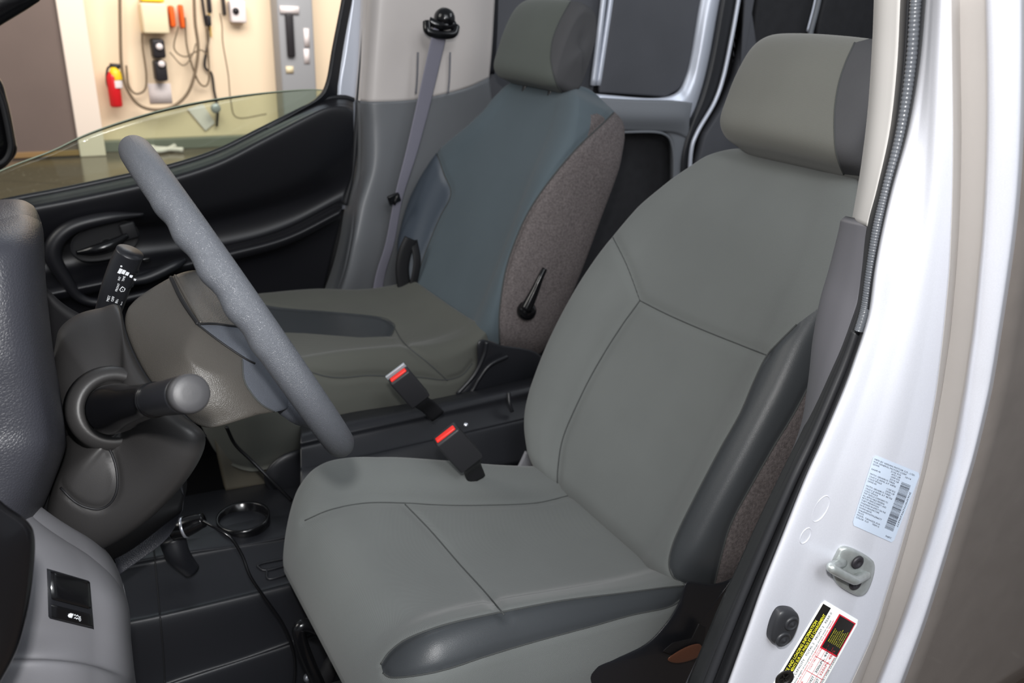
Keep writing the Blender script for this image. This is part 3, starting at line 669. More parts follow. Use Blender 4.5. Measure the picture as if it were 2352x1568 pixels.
cbl=tag(obj('cable',tube([K(520,980,1.2),K(540,1020,1.2),K(575,1055,1.19),K(620,1100,1.17),K(670,1150,1.15)],.0028,8,50),'black_gloss'),'thin glossy black cable beside the passenger seat base','cable')
# tray between the seats
tr=thing('centre_tray','black plastic tray with raised rails between the two seats','tray',K(1000,1080,1.15))
obj('tray_body',sheet([[K(690,975,1.27),K(800,948,1.27),K(1000,915,1.27),K(1300,850,1.27)],[K(690,995,1.22),K(800,968,1.22),K(1000,928,1.22),K(1300,862,1.22)],[K(690,1015,1.20),K(800,990,1.20),K(1000,947,1.20),K(1300,880,1.20)],
  [K(690,1033,1.195),K(800,1008,1.195),K(1000,965,1.195),K(1300,900,1.195)],[K(690,1072,1.17),K(830,1042,1.17),K(1000,1005,1.17),K(1300,935,1.17)],[K(690,1090,1.155),K(850,1055,1.155),K(1000,1018,1.155),K(1300,950,1.155)],[K(690,1170,1.12),K(900,1120,1.12),K(1000,1095,1.12),K(1300,1030,1.12)]],80,90,(0,0,-.02)),'black',tr)
for q in ((1070,975),(858,1046)): obj('screw',disc_lathe(K(*q,1.165),(-.2,-.6,1),[(0,-.002),(.004,-.002),(.0042,.001),(.003,.0024),(0,.003)],16),'steel',tr)
obj('tray_rib',tube([K(1168,900,1.19),K(1170,925,1.18),K(1176,945,1.175)],.004,8,12),'black',tr)
# seat rails and under-seat bits
rl=ds
obj('adjuster_bar',tube([K(790,1475,.86),K(720,1440,.86),K(694,1436,.86),K(686,1452,.86),K(700,1500,.86),K(730,1568,.86),K(760,1640,.86)],.009,12,50),'black_gloss',rl)
obj('rail',tube([K(800,1475,.88),K(760,1530,.88),K(730,1600,.88)],.012,10,12),'black_matt',rl)
obj('bolt',disc_lathe(K(708,1556,.93),(-.3,-.6,.6),[(0,-.006),(.007,-.006),(.007,0),(.004,.004),(.004,.008),(0,.009)],20),'steel',rl)
ck=tag(obj('recliner_cover',dome([K(*q,.585) for q in [(1575,1338),(1600,1337),(1640,1340),(1680,1327),(1712,1296),(1700,1350),(1660,1430),(1620,1500),(1590,1568),(1570,1660),(1250,1680),(1240,1600),(1320,1545),(1400,1515),(1480,1480),(1530,1430),(1560,1380)]],.012,.03,n=120,rn=16,center=K(1560,1490,.585)),'black'),'black plastic recliner cover at the near foot of the driver backrest','seat trim'); ck.parent=ds
for k in ('label','category'): del ck[k]
obj('cover_hole',dome([K(*q,.571) for q in [(1604,1432),(1622,1440),(1616,1470),(1600,1520),(1560,1510),(1522,1495),(1545,1475),(1590,1465)]],.0006,.001,n=50,rn=6,smooth=False),'black_matt',ds)
o=obj('release_lever',dome([K(*q,.569) for q in [(1534,1512),(1570,1488),(1600,1478),(1612,1484),(1610,1504),(1580,1518),(1550,1522)]],.004,.002,n=50,rn=8),'copper',ds); o['label']='rust-brown metal lever in the cover opening'
obj('under_frame',sheet([[K(640,1650,.80),K(900,1580,.70),K(1300,1560,.64),K(1600,1500,.62)],[K(640,1800,.80),K(900,1800,.70),K(1300,1800,.64),K(1650,1800,.62)]],20,10,(0,.03,0)),'black_matt',ds)
ob=obj('belt_anchor_trim',tube([K(1222,1040,1.0),K(1205,1075,1.0),K(1186,1105,1.0)],1,12,16,flat=(.016,.004),up=(1,0,-.5)),'greyplastic',ds)
# van floor
fl=tag(obj('van_floor',sheet([[V((-.9,.62,-1.07)),V((1.4,.62,-1.07))],[V((-.9,1.95,-1.07)),V((1.4,1.95,-1.07))]],4,4,(0,0,-.04)),'black_matt'),'dark carpeted floor of the van under both seats','van floor')
fw=tag(obj('footwell_bulkhead',sheet([[V((-.30,1.0,-.35)),V((-.30,1.80,-.35))],[V((-.2,1.0,-.7)),V((-.2,1.80,-.7))],[V((-.05,1.0,-1.06)),V((-.05,1.80,-1.06))]],10,10,(-.03,0,0)),'black_matt'),'dark bulkhead closing the passenger footwell','bulkhead')
# ================================================================ PASSENGER DOOR
pd=thing('passenger_door','black plastic passenger door panel with its window half lowered','car door',K(400,900,1.88))
sill=[(-120,505),(0,467),(150,437),(300,405),(400,382),(500,349),(600,300),(700,250),(750,229),(790,226),(812,232)]
R0=[K(x,y,1.86) for x,y in sill]; R1=[K(x,y+14,1.82) for x,y in sill]; R2=[K(x,y+34,1.80) for x,y in sill]
rows=[R0,R1,R2,
 [K(*q,1.82) for q in [(-120,600),(0,565),(300,500),(500,465),(700,400),(812,330)]],
 [K(*q,1.865) for q in [(-120,640),(0,600),(300,535),(500,510),(700,455),(808,400)]],
 [K(*q,1.86) for q in [(-120,700),(0,650),(300,590),(520,560),(660,520),(790,455)]],
 [K(*q,1.80) for q in [(-120,730),(0,690),(300,628),(520,578),(660,540),(785,478)]],
 [K(*q,1.80) for q in [(-120,760),(0,715),(300,650),(520,600),(660,560),(782,498)]],
 [K(*q,1.85) for q in [(-120,790),(0,745),(300,690),(520,625),(660,585),(778,520)]],
 [K(*q,1.87) for q in [(-120,1000),(0,950),(300,880),(520,790),(660,730),(738,690)]],
 [K(*q,1.88) for q in [(-120,1400),(0,1380),(300,1320),(520,1220),(660,1050),(720,850)]]]
dp=sheet(rows,90,150,(0,.03,0)); BDp=bvh(dp); obj('door_panel',dp,'door_black',pd)
lip=[(330,492),(250,500),(170,520),(130,552),(122,590),(150,640),(185,684),(240,694),(330,676),(430,650),(520,628)]
obj('handle_bezel',tube([K(x,y,1.795) for x,y in lip],[.004,.012,.014,.016,.016,.013,.010,.010,.010,.008,.005],12,90),'door_black',pd)
obj('handle_recess',dome([K(*q,1.80) for q in [(170,545),(220,518),(290,508),(318,530),(310,565),(270,590),(200,600),(165,580)]],-.004,.004,n=50,rn=8),'black_matt',pd)
hd=obj('door_handle',tube([K(176,580,1.785),K(215,574,1.775),K(255,562,1.775),K(292,540,1.785)],[.004,.010,.011,.006],12,30),'black_gloss',pd)
obj('handle_pivot',box(K(296,530,1.79),(1,0,.2),(0,1,0),(0,0,1),.03,.012,.035,.004),'black_matt',pd)
obj('pull_grip',tube([K(250,648,1.785),K(330,640,1.775),K(400,610,1.775),K(425,596,1.785)],[.006,.011,.011,.006],12,30),'black',pd)
obj('lock_button',box(K(336,597,1.80),(1,0,.1),(0,1,0),(0,0,1),.016,.008,.010,.002),'black_gloss',pd)
gl=sheet([[K(x,y,1.90) for x,y in [(-150,470),(0,393),(120,346),(200,308),(300,273),(400,246),(500,227),(600,214),(700,206),(760,208)]],[K(x,y+6,1.90) for x,y in [(-150,505),(0,470),(120,442),(200,427),(300,407),(400,385),(500,352),(600,304),(700,255),(760,232)]]],60,8,(0,.003,0))
o=obj('window_glass',gl,'glass',pd); o['label']='greenish side window lowered halfway'
p=[K(x,y,1.90) for x,y in [(-150,470),(0,393),(120,346),(200,308),(300,273),(400,246),(500,227),(600,214),(700,206),(760,208)]]
obj('glass_edge',tube(p,.0014,6,90),mat('glass_edge_green',(150,160,140),.3),o)
obj('window_frame',sheet([[K(799,-60,1.85),K(791,0,1.85),K(770,108,1.85),K(755,190,1.85),K(735,224,1.85),K(690,252,1.85),K(612,296,1.85)],[K(818,-60,1.87),K(809,0,1.87),K(789,108,1.87),K(777,190,1.87),K(768,228,1.87),K(710,262,1.87),K(625,306,1.87)]],60,10,(0,.02,0)),'black',pd)
obj('window_seal',tube([K(x,y-2,1.865) for x,y in sill],.006,10,80),'black',pd)
ap=tag(obj('roof_pillar',dome([K(*q,1.80) for q in [(-120,-80),(130,-80),(96,0),(60,24),(0,60),(-120,150)]],.02,.02,n=50,smooth=False),'black_gloss'),'black windscreen pillar trim across the top left corner','pillar')
mi=thing('side_mirror','black passenger side mirror at the left edge, outside the window','mirror',K(0,390,2.05))
obj('mirror_housing',dome([K(*q,2.05) for q in [(-120,100),(-10,170),(18,230),(36,320),(40,345),(28,368),(0,392),(-60,410),(-120,400)]],.03,.03,n=60),'mirror',mi)
obj('mirror_rim',tube([K(*q,2.01) for q in [(-20,180),(5,235),(22,310),(24,345),(8,372),(-30,385)]],.006,8,40),'black_matt',mi)
# ================================================================ PASSENGER PILLAR
pp=thing('passenger_pillar','passenger side door pillar, beige above and dark grey below, behind the seat belt','pillar',K(760,760,1.9))
o=obj('upper_trim',sheet([[K(836,-60,1.95),K(850,-60,1.90),K(890,-60,1.87),K(980,-60,1.88),K(1080,-60,1.90),K(1140,-60,1.96)],
  [K(829,120,1.95),K(840,120,1.90),K(876,120,1.87),K(970,118,1.88),K(1075,110,1.90),K(1131,100,1.96)],
  [K(820,231,1.95),K(832,233,1.90),K(868,234,1.87),K(960,228,1.88),K(1064,204,1.90),K(1124,178,1.96)]],60,30,(0,.02,0)),'beige_p',pp); o['label']='beige upper pillar trim'
o=obj('lower_trim',sheet([[K(820,231,1.945),K(832,233,1.895),K(868,234,1.865),K(960,228,1.875),K(1064,204,1.90),K(1124,178,1.955)],
  [K(823,300,1.945),K(834,300,1.89),K(872,300,1.86),K(950,300,1.87),K(1060,300,1.90),K(1140,300,1.955)],
  [K(818,390,1.945),K(832,390,1.885),K(866,385,1.85),K(940,380,1.87),K(1060,380,1.90),K(1150,380,1.955)],
  [K(800,470,1.945),K(815,475,1.87),K(842,475,1.84),K(920,470,1.865),K(1050,460,1.90),K(1150,460,1.955)],
  [K(785,555,1.945),K(802,560,1.86),K(822,562,1.825),K(900,565,1.85),K(1040,560,1.90),K(1150,560,1.955)],
  [K(765,630,1.945),K(784,640,1.86),K(806,645,1.83),K(880,650,1.86),K(1040,650,1.90),K(1150,650,1.955)],
  [K(732,722,1.945),K(755,725,1.88),K(782,725,1.86),K(870,735,1.88),K(1040,740,1.90),K(1150,740,1.955)],
  [K(720,800,1.945),K(745,800,1.88),K(772,800,1.87),K(860,800,1.88),K(1040,800,1.90),K(1150,800,1.955)]],70,80,(0,.02,0)),'trimgrey_p',pp); o['label']='dark grey lower pillar trim'
obj('inner_jamb',sheet([[K(560,480,2.0),K(790,480,2.0),K(860,480,2.0)],[K(560,1100,2.0),K(700,1100,2.0),K(860,1100,2.0)]],6,6,(0,.02,0)),'black_matt',pp)
obj('weather_seal',tube([K(844,-60,1.93),K(842,0,1.93),K(834,110,1.93),K(824,222,1.93),K(816,330,1.93),K(808,400,1.93),K(792,470,1.93)],.0065,8,60),'rubber',pp)
o=obj('jamb',sheet([[K(812,-60,1.96),K(808,0,1.96),K(790,120,1.96),K(776,225,1.96),K(800,330,1.96),K(780,480,1.96)],[K(846,-60,1.96),K(842,0,1.96),K(832,120,1.96),K(820,225,1.96),K(815,330,1.96),K(796,480,1.96)]],30,6,(0,.02,0)),'silver',pp); o['label']='bright painted jamb edge'
for sx_ in (960,1034): obj('belt_slot',tube([K(sx_,120,1.868),K(sx_-2,180,1.868),K(sx_-5,215,1.868)],.0025,8,12),'trimgrey',pp)
# ================================================================ CARGO SIDE
cg=thing('cargo_side_wall','dark grey van side wall with silver frames behind the passenger seat','van side',K(1600,900,2.0))
Yc=1.98
def flat(pts,Y,t=.01,mt='cargo',nm='side_panel',par=None,h=.003):
    return obj(nm,dome([K(x,y,Y) for x,y in pts],h,t,n=90,rn=6,smooth=False,normal=(0,-1,0)),mt,par or cg)
obj('inner_skin',sheet([[K(1110,-80,Yc+.03),K(2150,-80,Yc+.03)],[K(1110,1000,Yc+.03),K(2150,1000,Yc+.03)]],6,6,(0,.02,0)),'cargo_b',cg)
flat([(1128,-80),(1392,-80),(1362,205),(1350,300),(1120,300)],Yc)
flat([(1425,-80),(1630,-80),(1607,20),(1590,120),(1578,170),(1560,205),(1530,222),(1375,212)],Yc)
obj('window_frame',sheet([[K(1636,-80,Yc-.01),K(1613,0,Yc-.01),K(1592,125,Yc-.01),K(1578,180,Yc-.01),K(1556,215,Yc-.01),K(1500,226,Yc-.01),K(1370,216,Yc-.01)],
   [K(1660,-80,Yc-.03),K(1640,0,Yc-.03),K(1614,130,Yc-.03),K(1598,200,Yc-.03),K(1570,245,Yc-.03),K(1500,256,Yc-.03),K(1370,250,Yc-.03)],
   [K(1680,-80,Yc-.01),K(1662,0,Yc-.01),K(1637,134,Yc-.01),K(1613,223,Yc-.01),K(1584,288,Yc-.01),K(1500,296,Yc-.01),K(1370,290,Yc-.01)]],70,16,(0,.02,0)),'silver',cg)
obj('belt_rail',sheet([[K(1330,222,Yc-.035),K(1460,230,Yc-.035),K(1555,232,Yc-.035),K(1590,236,Yc-.03)],[K(1330,262,Yc-.05),K(1460,268,Yc-.05),K(1560,270,Yc-.05),K(1584,275,Yc-.04)],[K(1330,300,Yc-.035),K(1460,300,Yc-.035),K(1545,305,Yc-.035),K(1582,320,Yc-.03)]],40,14,(0,.02,0)),'cargo_l',cg)
obj('rail_drop',sheet([[K(1520,290,Yc-.03),K(1542,320,Yc-.03),K(1548,370,Yc-.03),K(1545,480,Yc-.03),K(1530,640,Yc-.03)],[K(1584,290,Yc-.03),K(1578,320,Yc-.03),K(1570,370,Yc-.03),K(1572,480,Yc-.03),K(1560,640,Yc-.03)]],30,6,(0,.02,0)),'cargo_l',cg)
obj('rail_lip',tube([K(1420,304,Yc-.036),K(1500,303,Yc-.036),K(1532,312,Yc-.036),K(1544,335,Yc-.036),K(1548,380,Yc-.036),K(1545,470,Yc-.036)],.004,8,50),'cargo_l',cg)
for dx in (0,16): 
    o=obj('post',tube([K(1394+dx,-80,Yc-.02),K(1386+dx,0,Yc-.02),K(1374+dx*.85,100,Yc-.02),K(1362+dx*.7,196,Yc-.02)],.0085,10,20),'silver',cg); o['label']='bright silver upright'
obj('post',sheet([[K(1130,-80,Yc-.02),K(1128,60,Yc-.02),K(1122,170,Yc-.02)],[K(1146,-80,Yc-.02),K(1143,60,Yc-.02),K(1136,170,Yc-.02)]],20,5,(0,.01,0)),'black',cg)
obj('door_seal',sheet([[K(1682,-80,Yc-.04),K(1664,0,Yc-.04),K(1640,134,Yc-.04),K(1617,223,Yc-.04),K(1590,290,Yc-.04),K(1570,360,Yc-.04),K(1566,440,Yc-.04)],[K(1704,-80,Yc-.04),K(1690,0,Yc-.04),K(1668,134,Yc-.04),K(1642,223,Yc-.04),K(1605,290,Yc-.04),K(1585,360,Yc-.04),K(1580,440,Yc-.04)]],50,8,(0,.03,0)),'rubber',cg)
o=obj('pillar_edge',tube([K(1708,-80,Yc-.05),K(1696,0,Yc-.05),K(1680,89,Yc-.05),K(1661,178,Yc-.05),K(1640,237,Yc-.05),K(1602,303,Yc-.05),K(1587,350,Yc-.05),K(1583,440,Yc-.05)],.0065,10,60),'silver',cg); o['label']='bright silver edge of the rear pillar'
flat([(1712,-80),(1745,-80),(1720,60),(1690,180),(1664,240),(1620,310),(1597,400),(1640,460),(1700,440),(1745,160)],Yc-.03,.03,'cargo','rear_pillar')
flat([(1748,-80),(1885,-80),(1862,140),(1720,200)],Yc-.01,.02,'cargo_b','rear_panel')
flat([(1915,-80),(2030,-80),(2000,400),(1870,300),(1880,60)],Yc-.01,.02,'cargo_b','rear_panel')
obj('thin_post',tube([K(1892,-80,Yc-.03),K(1880,0,Yc-.03),K(1862,72,Yc-.03),K(1850,130,Yc-.03)],.009,10,20),'cargo_l',cg)
obj('thin_post_edge',tube([K(1884,-80,Yc-.045),K(1872,0,Yc-.045),K(1854,72,Yc-.045)],.003,8,20),'silver',cg)
# cargo floor/rear bulk
tag(obj('cargo_floor',sheet([[V((1.2,.5,-1.0)),V((3.2,.5,-1.0))],[V((1.2,2.05,-1.0)),V((3.2,2.05,-1.0))]],4,4,(0,0,-.03)),'cargo_b'),'dark cargo floor behind the seats','van floor')
# ================================================================ DRIVER DOOR PILLAR (near right)
bp=thing('driver_pillar','silver painted driver door pillar with grey trim and ribbed rubber seal at the right','pillar',(.5,.3,-1.1))
trimL=[(2012,-60),(2009,0),(2005,100),(1995,250),(1978,390),(1957,512)]; trimR=[(2066,-60),(2063,0),(2056,150),(2040,300),(2012,430),(1988,520)]
o=obj('upper_trim',sheet([[K(x-2,y,.50) for x,y in trimL],[K(x+10,y,.46) for x,y in trimL],[K(x+6,y,.43) for x,y in trimR]],50,12,(.02,.01,0)),'beige',bp); o['label']='beige upper pillar trim'
lL=[(1932,506),(1925,540),(1905,620),(1885,690),(1868,780),(1856,880),(1838,980),(1800,1080),(1745,1210),(1690,1330),(1630,1450),(1560,1600)]
lR=[(1995,520),(1990,560),(1975,660),(1962,720),(1935,800),(1890,900),(1838,1030),(1790,1120),(1730,1250),(1680,1370),(1650,1450),(1590,1600)]
o=obj('lower_trim',sheet([[K(x+3,y,.53) for x,y in lL],[K(x,y,.49) for x,y in lL],[K((a+c)/2,(b+d)/2,.455) for (a,b),(c,d) in zip(lL,lR)],[K(x+6,y,.43) for x,y in lR]],90,16,(.02,.01,0)),'trimgrey',bp); o['label']='grey lower pillar trim'
# ribbed seal upper; seal smooth lower
sL=[(2068,-60),(2064,0),(2057,150),(2041,300),(2013,430),(1990,520),(1978,620),(1966,700),(1947,760),(1925,820),(1898,880),(1840,1010),(1790,1110),(1730,1235),(1680,1345),(1640,1430),(1570,1600)]
sR=[(2134,-60),(2130,0),(2116,150),(2090,300),(2055,430),(2032,530),(2015,620),(2003,708),(1990,760),(1970,820),(1945,890),(1895,1010),(1855,1100),(1800,1240),(1757,1350),(1722,1450),(1668,1600)]
def mix(A,B,t): return [(a[0]*(1-t)+b[0]*t,a[1]*(1-t)+b[1]*t) for a,b in zip(A,B)]
obj('weather_seal',sheet([[K(*q,.44) for q in sL],[K(*q,.405) for q in mix(sL,sR,.25)],[K(*q,.40) for q in mix(sL,sR,.5)],[K(*q,.385) for q in mix(sL,sR,.8)],[K(*q,.385) for q in sR],],120,24,(.02,.015,0)),'rubber',bp)
rib=[K(*q,.382) for q in mix(sL,sR,.60)[:9]]
P=cr(rib,420); rr=[.0036*(1+.10*math.sin(i*math.pi*2/3.5)) for i in range(420)]
def tube_var(P,rr,n=14):
    R=[];prev=None
    for i in range(len(P)):
        T=(P[min(i+1,len(P)-1)]-P[max(i-1,0)]).normalized(); a=(T.orthogonal() if prev is None else prev-T*prev.dot(T)).normalized(); prev=a; b=T.cross(a)
        R.append([P[i]+a*rr[i]*math.cos(2*math.pi*j/n)+b*rr[i]*math.sin(2*math.pi*j/n) for j in range(n)])
    return rings(R)
o=obj('ribbed_bead',tube_var(P,rr),'rubber_r',bp); o['label']='ribbed shiny bead along the rubber seal'
obj('seal_lip',tube([K(*q,.378) for q in mix(sL,sR,.93)[:8]],.0035,10,80),'rubber',bp)
obj('seal_lip',tube([K(*q,.395) for q in mix(sL,sR,.45)[8:]],.0040,10,80),'rubber',bp)
# painted body: profile lines from the seal outwards
g0=[(x-3,y) for x,y in sR]
g1=[(2150,-60),(2146,0),(2138,150),(2130,300),(2120,430),(2108,530),(2092,620),(2078,700),(2065,760),(2048,830),(2028,900),(1992,1020),(1962,1110),(1918,1250),(1885,1360),(1855,1450),(1800,1600)]
g2=[(2186,-60),(2184,0),(2186,150),(2188,300),(2187,430),(2184,530),(2180,620),(2173,700),(2166,770),(2158,840),(2148,915),(2125,1040),(2104,1130),(2068,1260),(2034,1370),(2004,1460),(1940,1600)]
g3=[(2206,-60),(2204,0),(2206,150),(2208,300),(2206,430),(2202,530),(2196,620),(2189,700),(2182,770),(2172,840),(2160,915),(2136,1040),(2114,1130),(2078,1260),(2046,1370),(2018,1460),(1965,1600)]
g4=[(2264,-60),(2263,0),(2266,150),(2266,300),(2262,430),(2256,530),(2248,620),(2240,700),(2232,770),(2222,840),(2210,915),(2186,1040),(2162,1130),(2124,1260),(2088,1370),(2056,1460),(2000,1600)]
g5=[(2272,-60),(2271,0),(2274,150),(2274,300),(2270,430),(2264,530),(2256,620),(2248,700),(2240,770),(2230,840),(2219,915),(2196,1040),(2172,1130),(2134,1260),(2098,1370),(2066,1460),(2010,1600)]
g6=[(2350,-60),(2350,0),(2350,150),(2347,300),(2340,430),(2330,530),(2318,620),(2306,700),(2295,770),(2284,840),(2270,915),(2240,1040),(2214,1130),(2176,1260),(2142,1370),(2112,1460),(2060,1600)]
for G_ in (g0,g1,g2,g3,g4,g5,g6): a_,b_=G_[-2],G_[-1]; k_=(1780-b_[1])/(b_[1]-a_[1]); G_.append((b_[0]+(b_[0]-a_[0])*k_,1780))
L=[[K(*q,.385) for q in g0],[K(*q,.367) for q in g0],[K(*q,.358) for q in mix(g0,g1,.55)],[K(*q,.351) for q in g1],[K(*q,.343) for q in mix(g1,g2,.4)],[K(*q,.338) for q in g2],[K(*q,.346) for q in g3],[K(*q,.328) for q in g4],[K(*q,.316) for q in g5],[K(*q,.304) for q in mix(g5,g6,.8)],[K(*q,.306) for q in g6],[K(*q,.318) for q in [(x+6,y) for x,y in g6]]]
pn=sheet(L[:6],130,70,(.012,.006,0)); BPn=bvh(pn)
obj('painted_jamb',pn,'paint',bp)
o=obj('door_channel',sheet([L[5],L[6],[p+V((.004,.004,0)) for p in L[6]],[p+V((.004,.004,0)) for p in L[7]],L[7]],130,40,(.012,.006,0)),'paint_shade',bp); o['label']='silver channel between the jamb and the outer flange, its warm shade painted in'
obj('outer_flange',sheet(L[7:],130,40,(.012,.006,0)),'paint',bp)
# body side beyond the pillar edge
e6=[K(x+3,y,.314) for x,y in g6]; 
bs=tag(obj('body_side_panel',sheet([[p+V((0.004,.0,0)) for p in e6],[p+V((.25,-.004,0)) for p in e6],[p+V((1.2,.0,0)) for p in e6],[p+V((2.4,.05,0)) for p in e6]],60,30,(0,.02,0)),'paint_reflection'),'glossy silver body side beyond the pillar, floor reflection painted in, at the right edge','van side')
# embossed ovals
for q,a,b in (((1885,1168),.0125,.0068),((1850,1230),.0075,.005)):
    c=hit(BPn,*q,.0)
    if c: 
        X_=(hit(BPn,q[0]+8,q[1]-14)-c).normalized(); Y_=(hit(BPn,q[0]+14,q[1]+8)-c).normalized()
        obj('embossed_oval',tube([c+X_*a*math.cos(t)+Y_*b*math.sin(t) for t in [i*math.pi/12 for i in range(24)]],.0006,6,48,closed=True),'paint',bp)
# striker
def frame(B,x,y,ux,uy):
    """centre, right, down and outward normal of the surface seen at (x,y)"""
    c=hit(B,x,y); a=hit(B,x+ux[0],y+ux[1])-c; b=hit(B,x+uy[0],y+uy[1])-c; X=a.normalized(); Y=(b-X*b.dot(X)).normalized(); N=X.cross(Y)
    if N.dot(c)>0:N=-N
    return c,X,Y,N
c,X_,Y_,N=frame(BPn,1955,1308,(26,12),(-18,36))
st=obj('striker',dome([hit(BPn,*q,.0006) for q in [(1932,1254),(1958,1258),(1990,1275),(2003,1290),(2000,1320),(1985,1356),(1966,1364),(1935,1350),(1915,1332),(1908,1300),(1918,1272)]],.0045,.001,n=60,rn=10,normal=N,p=5),'metal',bp)
st['label']='zinc door striker with a U-shaped loop'
A=[hit(BPn,1932,1288,.002),hit(BPn,1986,1316,.002)]
dd=[a_.dot(FW)-.024 for a_ in A]; Bq=[KD(1908,1302,dd[0]),KD(1964,1332,dd[1])]
obj('striker_loop',tube([A[0],A[0].lerp(Bq[0],.5),A[0].lerp(Bq[0],.9),Bq[0].lerp(Bq[1],.12)+(Bq[0]-A[0])*.06,Bq[0].lerp(Bq[1],.88)+(Bq[1]-A[1])*.06,A[1].lerp(Bq[1],.9),A[1].lerp(Bq[1],.5),A[1]],.0042,14,60),'metal',st)
for q in ((1960,1283),(1955,1332)):
    c=hit(BPn,*q,.0045); obj('striker_screw',disc_lathe(c,N,[(0,0),(.0064,0),(.0064,.0014),(.0054,.0024),(.003,.0025),(.0024,.0012),(0,.0012)],24),'blk',st)
# door switch
c,X_,Y_,N=frame(BPn,1793,1430,(20,10),(-14,26))
dsw=thing('door_light_switch','small black rubber door switch on the silver pillar below the striker','switch',c)
obj('switch_base',dome([hit(BPn,*q,.001) for q in [(1782,1395),(1800,1390),(1820,1396),(1826,1412),(1818,1440),(1806,1462),(1790,1472),(1768,1468),(1760,1455),(1768,1420)]],.008,.001,n=50,rn=10,normal=N,p=5),'rubber',dsw)
for q,r in (((1803,1416),.0070),((1783,1452),.0074)):
    c=hit(BPn,*q,.008); obj('switch_button',disc_lathe(c,N,[(r,-.002),(r,.002),(r*.75,.0035),(r*.7,.0025),(r*.3,.0028),(0,.0045)],24),'rubber',dsw)
# ---- certification label
def surf_label(B,corners,mt,nm,label,rnd=.004,off=.0006,nseg=10):
    """a thin printed sheet following the surface; returns thing + mapping (u,v)->point"""
    t=thing(nm,label,'label',hit(B,*corners[3]))
    c4=[hit(B,*q,off) for q in corners]
    X=((c4[1]-c4[0])+(c4[2]-c4[3])).normalized(); N=X.cross((c4[3]-c4[0])).normalized()
    if N.dot(c4[0])>0:N=-N
    # flat best plane, lifted so that it clears the paint
    W=((c4[1]-c4[0]).length+(c4[2]-c4[3]).length)/2; Hh=((c4[3]-c4[0]).length+(c4[2]-c4[1]).length)/2
    def P(u,v,o=0):
        a=V((corners[0][0],corners[0][1],0)).lerp(V((corners[1][0],corners[1][1],0)),u); b=V((corners[3][0],corners[3][1],0)).lerp(V((corners[2][0],corners[2][1],0)),u); q=a.lerp(b,v)
        return hit(B,q.x,q.y,off+o)
    n=24; g=[[P(.0+i/n,j/n) for i in range(n+1)] for j in range(n+1)]
    # rounded corners: clip by moving the corner points in
    v=[p for r in g for p in r]; f=[(j*(n+1)+i,j*(n+1)+i+1,(j+1)*(n+1)+i+1,(j+1)*(n+1)+i) for j in range(n) for i in range(n)]
    for k in (0,n-1,n*(n-1),n*n-1):
        drop={0:0,n-1:1,n*(n-1):3,n*n-1:2}[k]; f[k]=tuple(p_ for i_,p_ in enumerate(f[k]) if i_!=drop)
    obj('sheet',(v,f),mt,t)
    return t,P
def wrap_text(s,P,u,v,du,dv,h,mt,par,nm='lettering',bold=0,maxw=None,off=.0002):
    """lettering laid on the label: u,v start; (du,dv) reading direction in label units per metre-less unit; h = cap height in v units"""
    cv=bpy.data.curves.new(nm,'FONT'); cv.body=s; cv.size=1; cv.offset=bold; cv.resolution_u=3
    t=bpy.data.objects.new(nm,cv); COL.objects.link(t); bpy.context.view_layer.update()
    me=bpy.data.meshes.new_from_object(t.evaluated_get(bpy.context.evaluated_depsgraph_get())); bpy.data.objects.remove(t)
    if not len(me.vertices): return
    w=max(q.co.x for q in me.vertices); sx=h*.62 if not maxw else min(maxw/w,h*2)
    vs=[]
    for q in me.vertices:
        x=q.co.x*sx; y=q.co.y*h
        uu=u+du*x+dv*y*0; 
        vs.append((x,y))
    pts=[P(u+ (x if du else -0)*(1 if du else 0)+ (0 if du else -y*0), 0) for x,y in []]
    co=[]
    for x,y in vs:
        if du: a,b=u+x*du,v-y*du
        else: a,b=u+y*dv,v+x*dv     # reading down (dv=1) or up (dv=-1)
        p=P(min(max(a,0),1),min(max(b,0),1),off); co.append(p)
    f=[tuple(p.vertices) for p in me.polygons]; return obj(nm,(co,f),mt,par,smooth=False)
lab,P=surf_label(BPn,[(2007,1043),(2113,1086),(2050,1246),(1956,1204)],'white','certification_label','pale blue-white certification sticker with barcode on the pillar, above the striker')
rows_=[('MFD BY NISSAN MOTOR CO., LTD.',.03,.88,0),('FOR GENERAL MOTORS CORP.',.03,.72,0),('GVWR',.03,.14,0),('2155 KG     10/14',.42,.5,-1),('4751 LB',.45,.2,0),('GAWR FR',.03,.2,0),('1050 KG',.45,.2,-1),('2314 LB',.45,.2,0),('WITH 185/60R15 TIRES',.03,.55,0),('15x5.5 JJ RIMS AT 44PSI',.03,.62,0),('COLD SINGLE',.03,.3,0),('GAWR RR',.03,.2,0),('1150 KG',.45,.2,-1),('2535 LB',.45,.2,0),('WITH 185/60R15 TIRES',.03,.55,0),('15x5.5 JJ RIMS AT 48 PSI',.03,.62,0),('COLD SINGLE',.03,.3,0),('THIS VEHICLE CONFORMS TO',.03,.55,0),('ALL APPLICABLE FEDERAL',.03,.5,0),('MOTOR VEHICLE SAFETY AND',.03,.55,0),('THEFT PREVENTION',.03,.4,0),('STANDARDS IN EFFECT ON THE',.03,.58,0),('DATE OF MANUFACTURE',.03,.45,0),('SHOWN ABOVE.',.03,.3,0),('3N63M0YN7FK696677',.03,.55,0),('TRUCK',.03,.15,0),('MODEL  T3RAAGDL-EUA',.03,.55,0),('COLOR  K23      TRIM G',.03,.55,0)]
v=.065
for s,u,w,k in rows_:
    if k<0: v-=.036
    wrap_text(s,P,u,v,1,0,.030,'ink',lab,maxw=w); v+=.0345
wrap_text('56JEC',P,.78,.96,1,0,.03,'ink',lab,maxw=.16)
u=.0
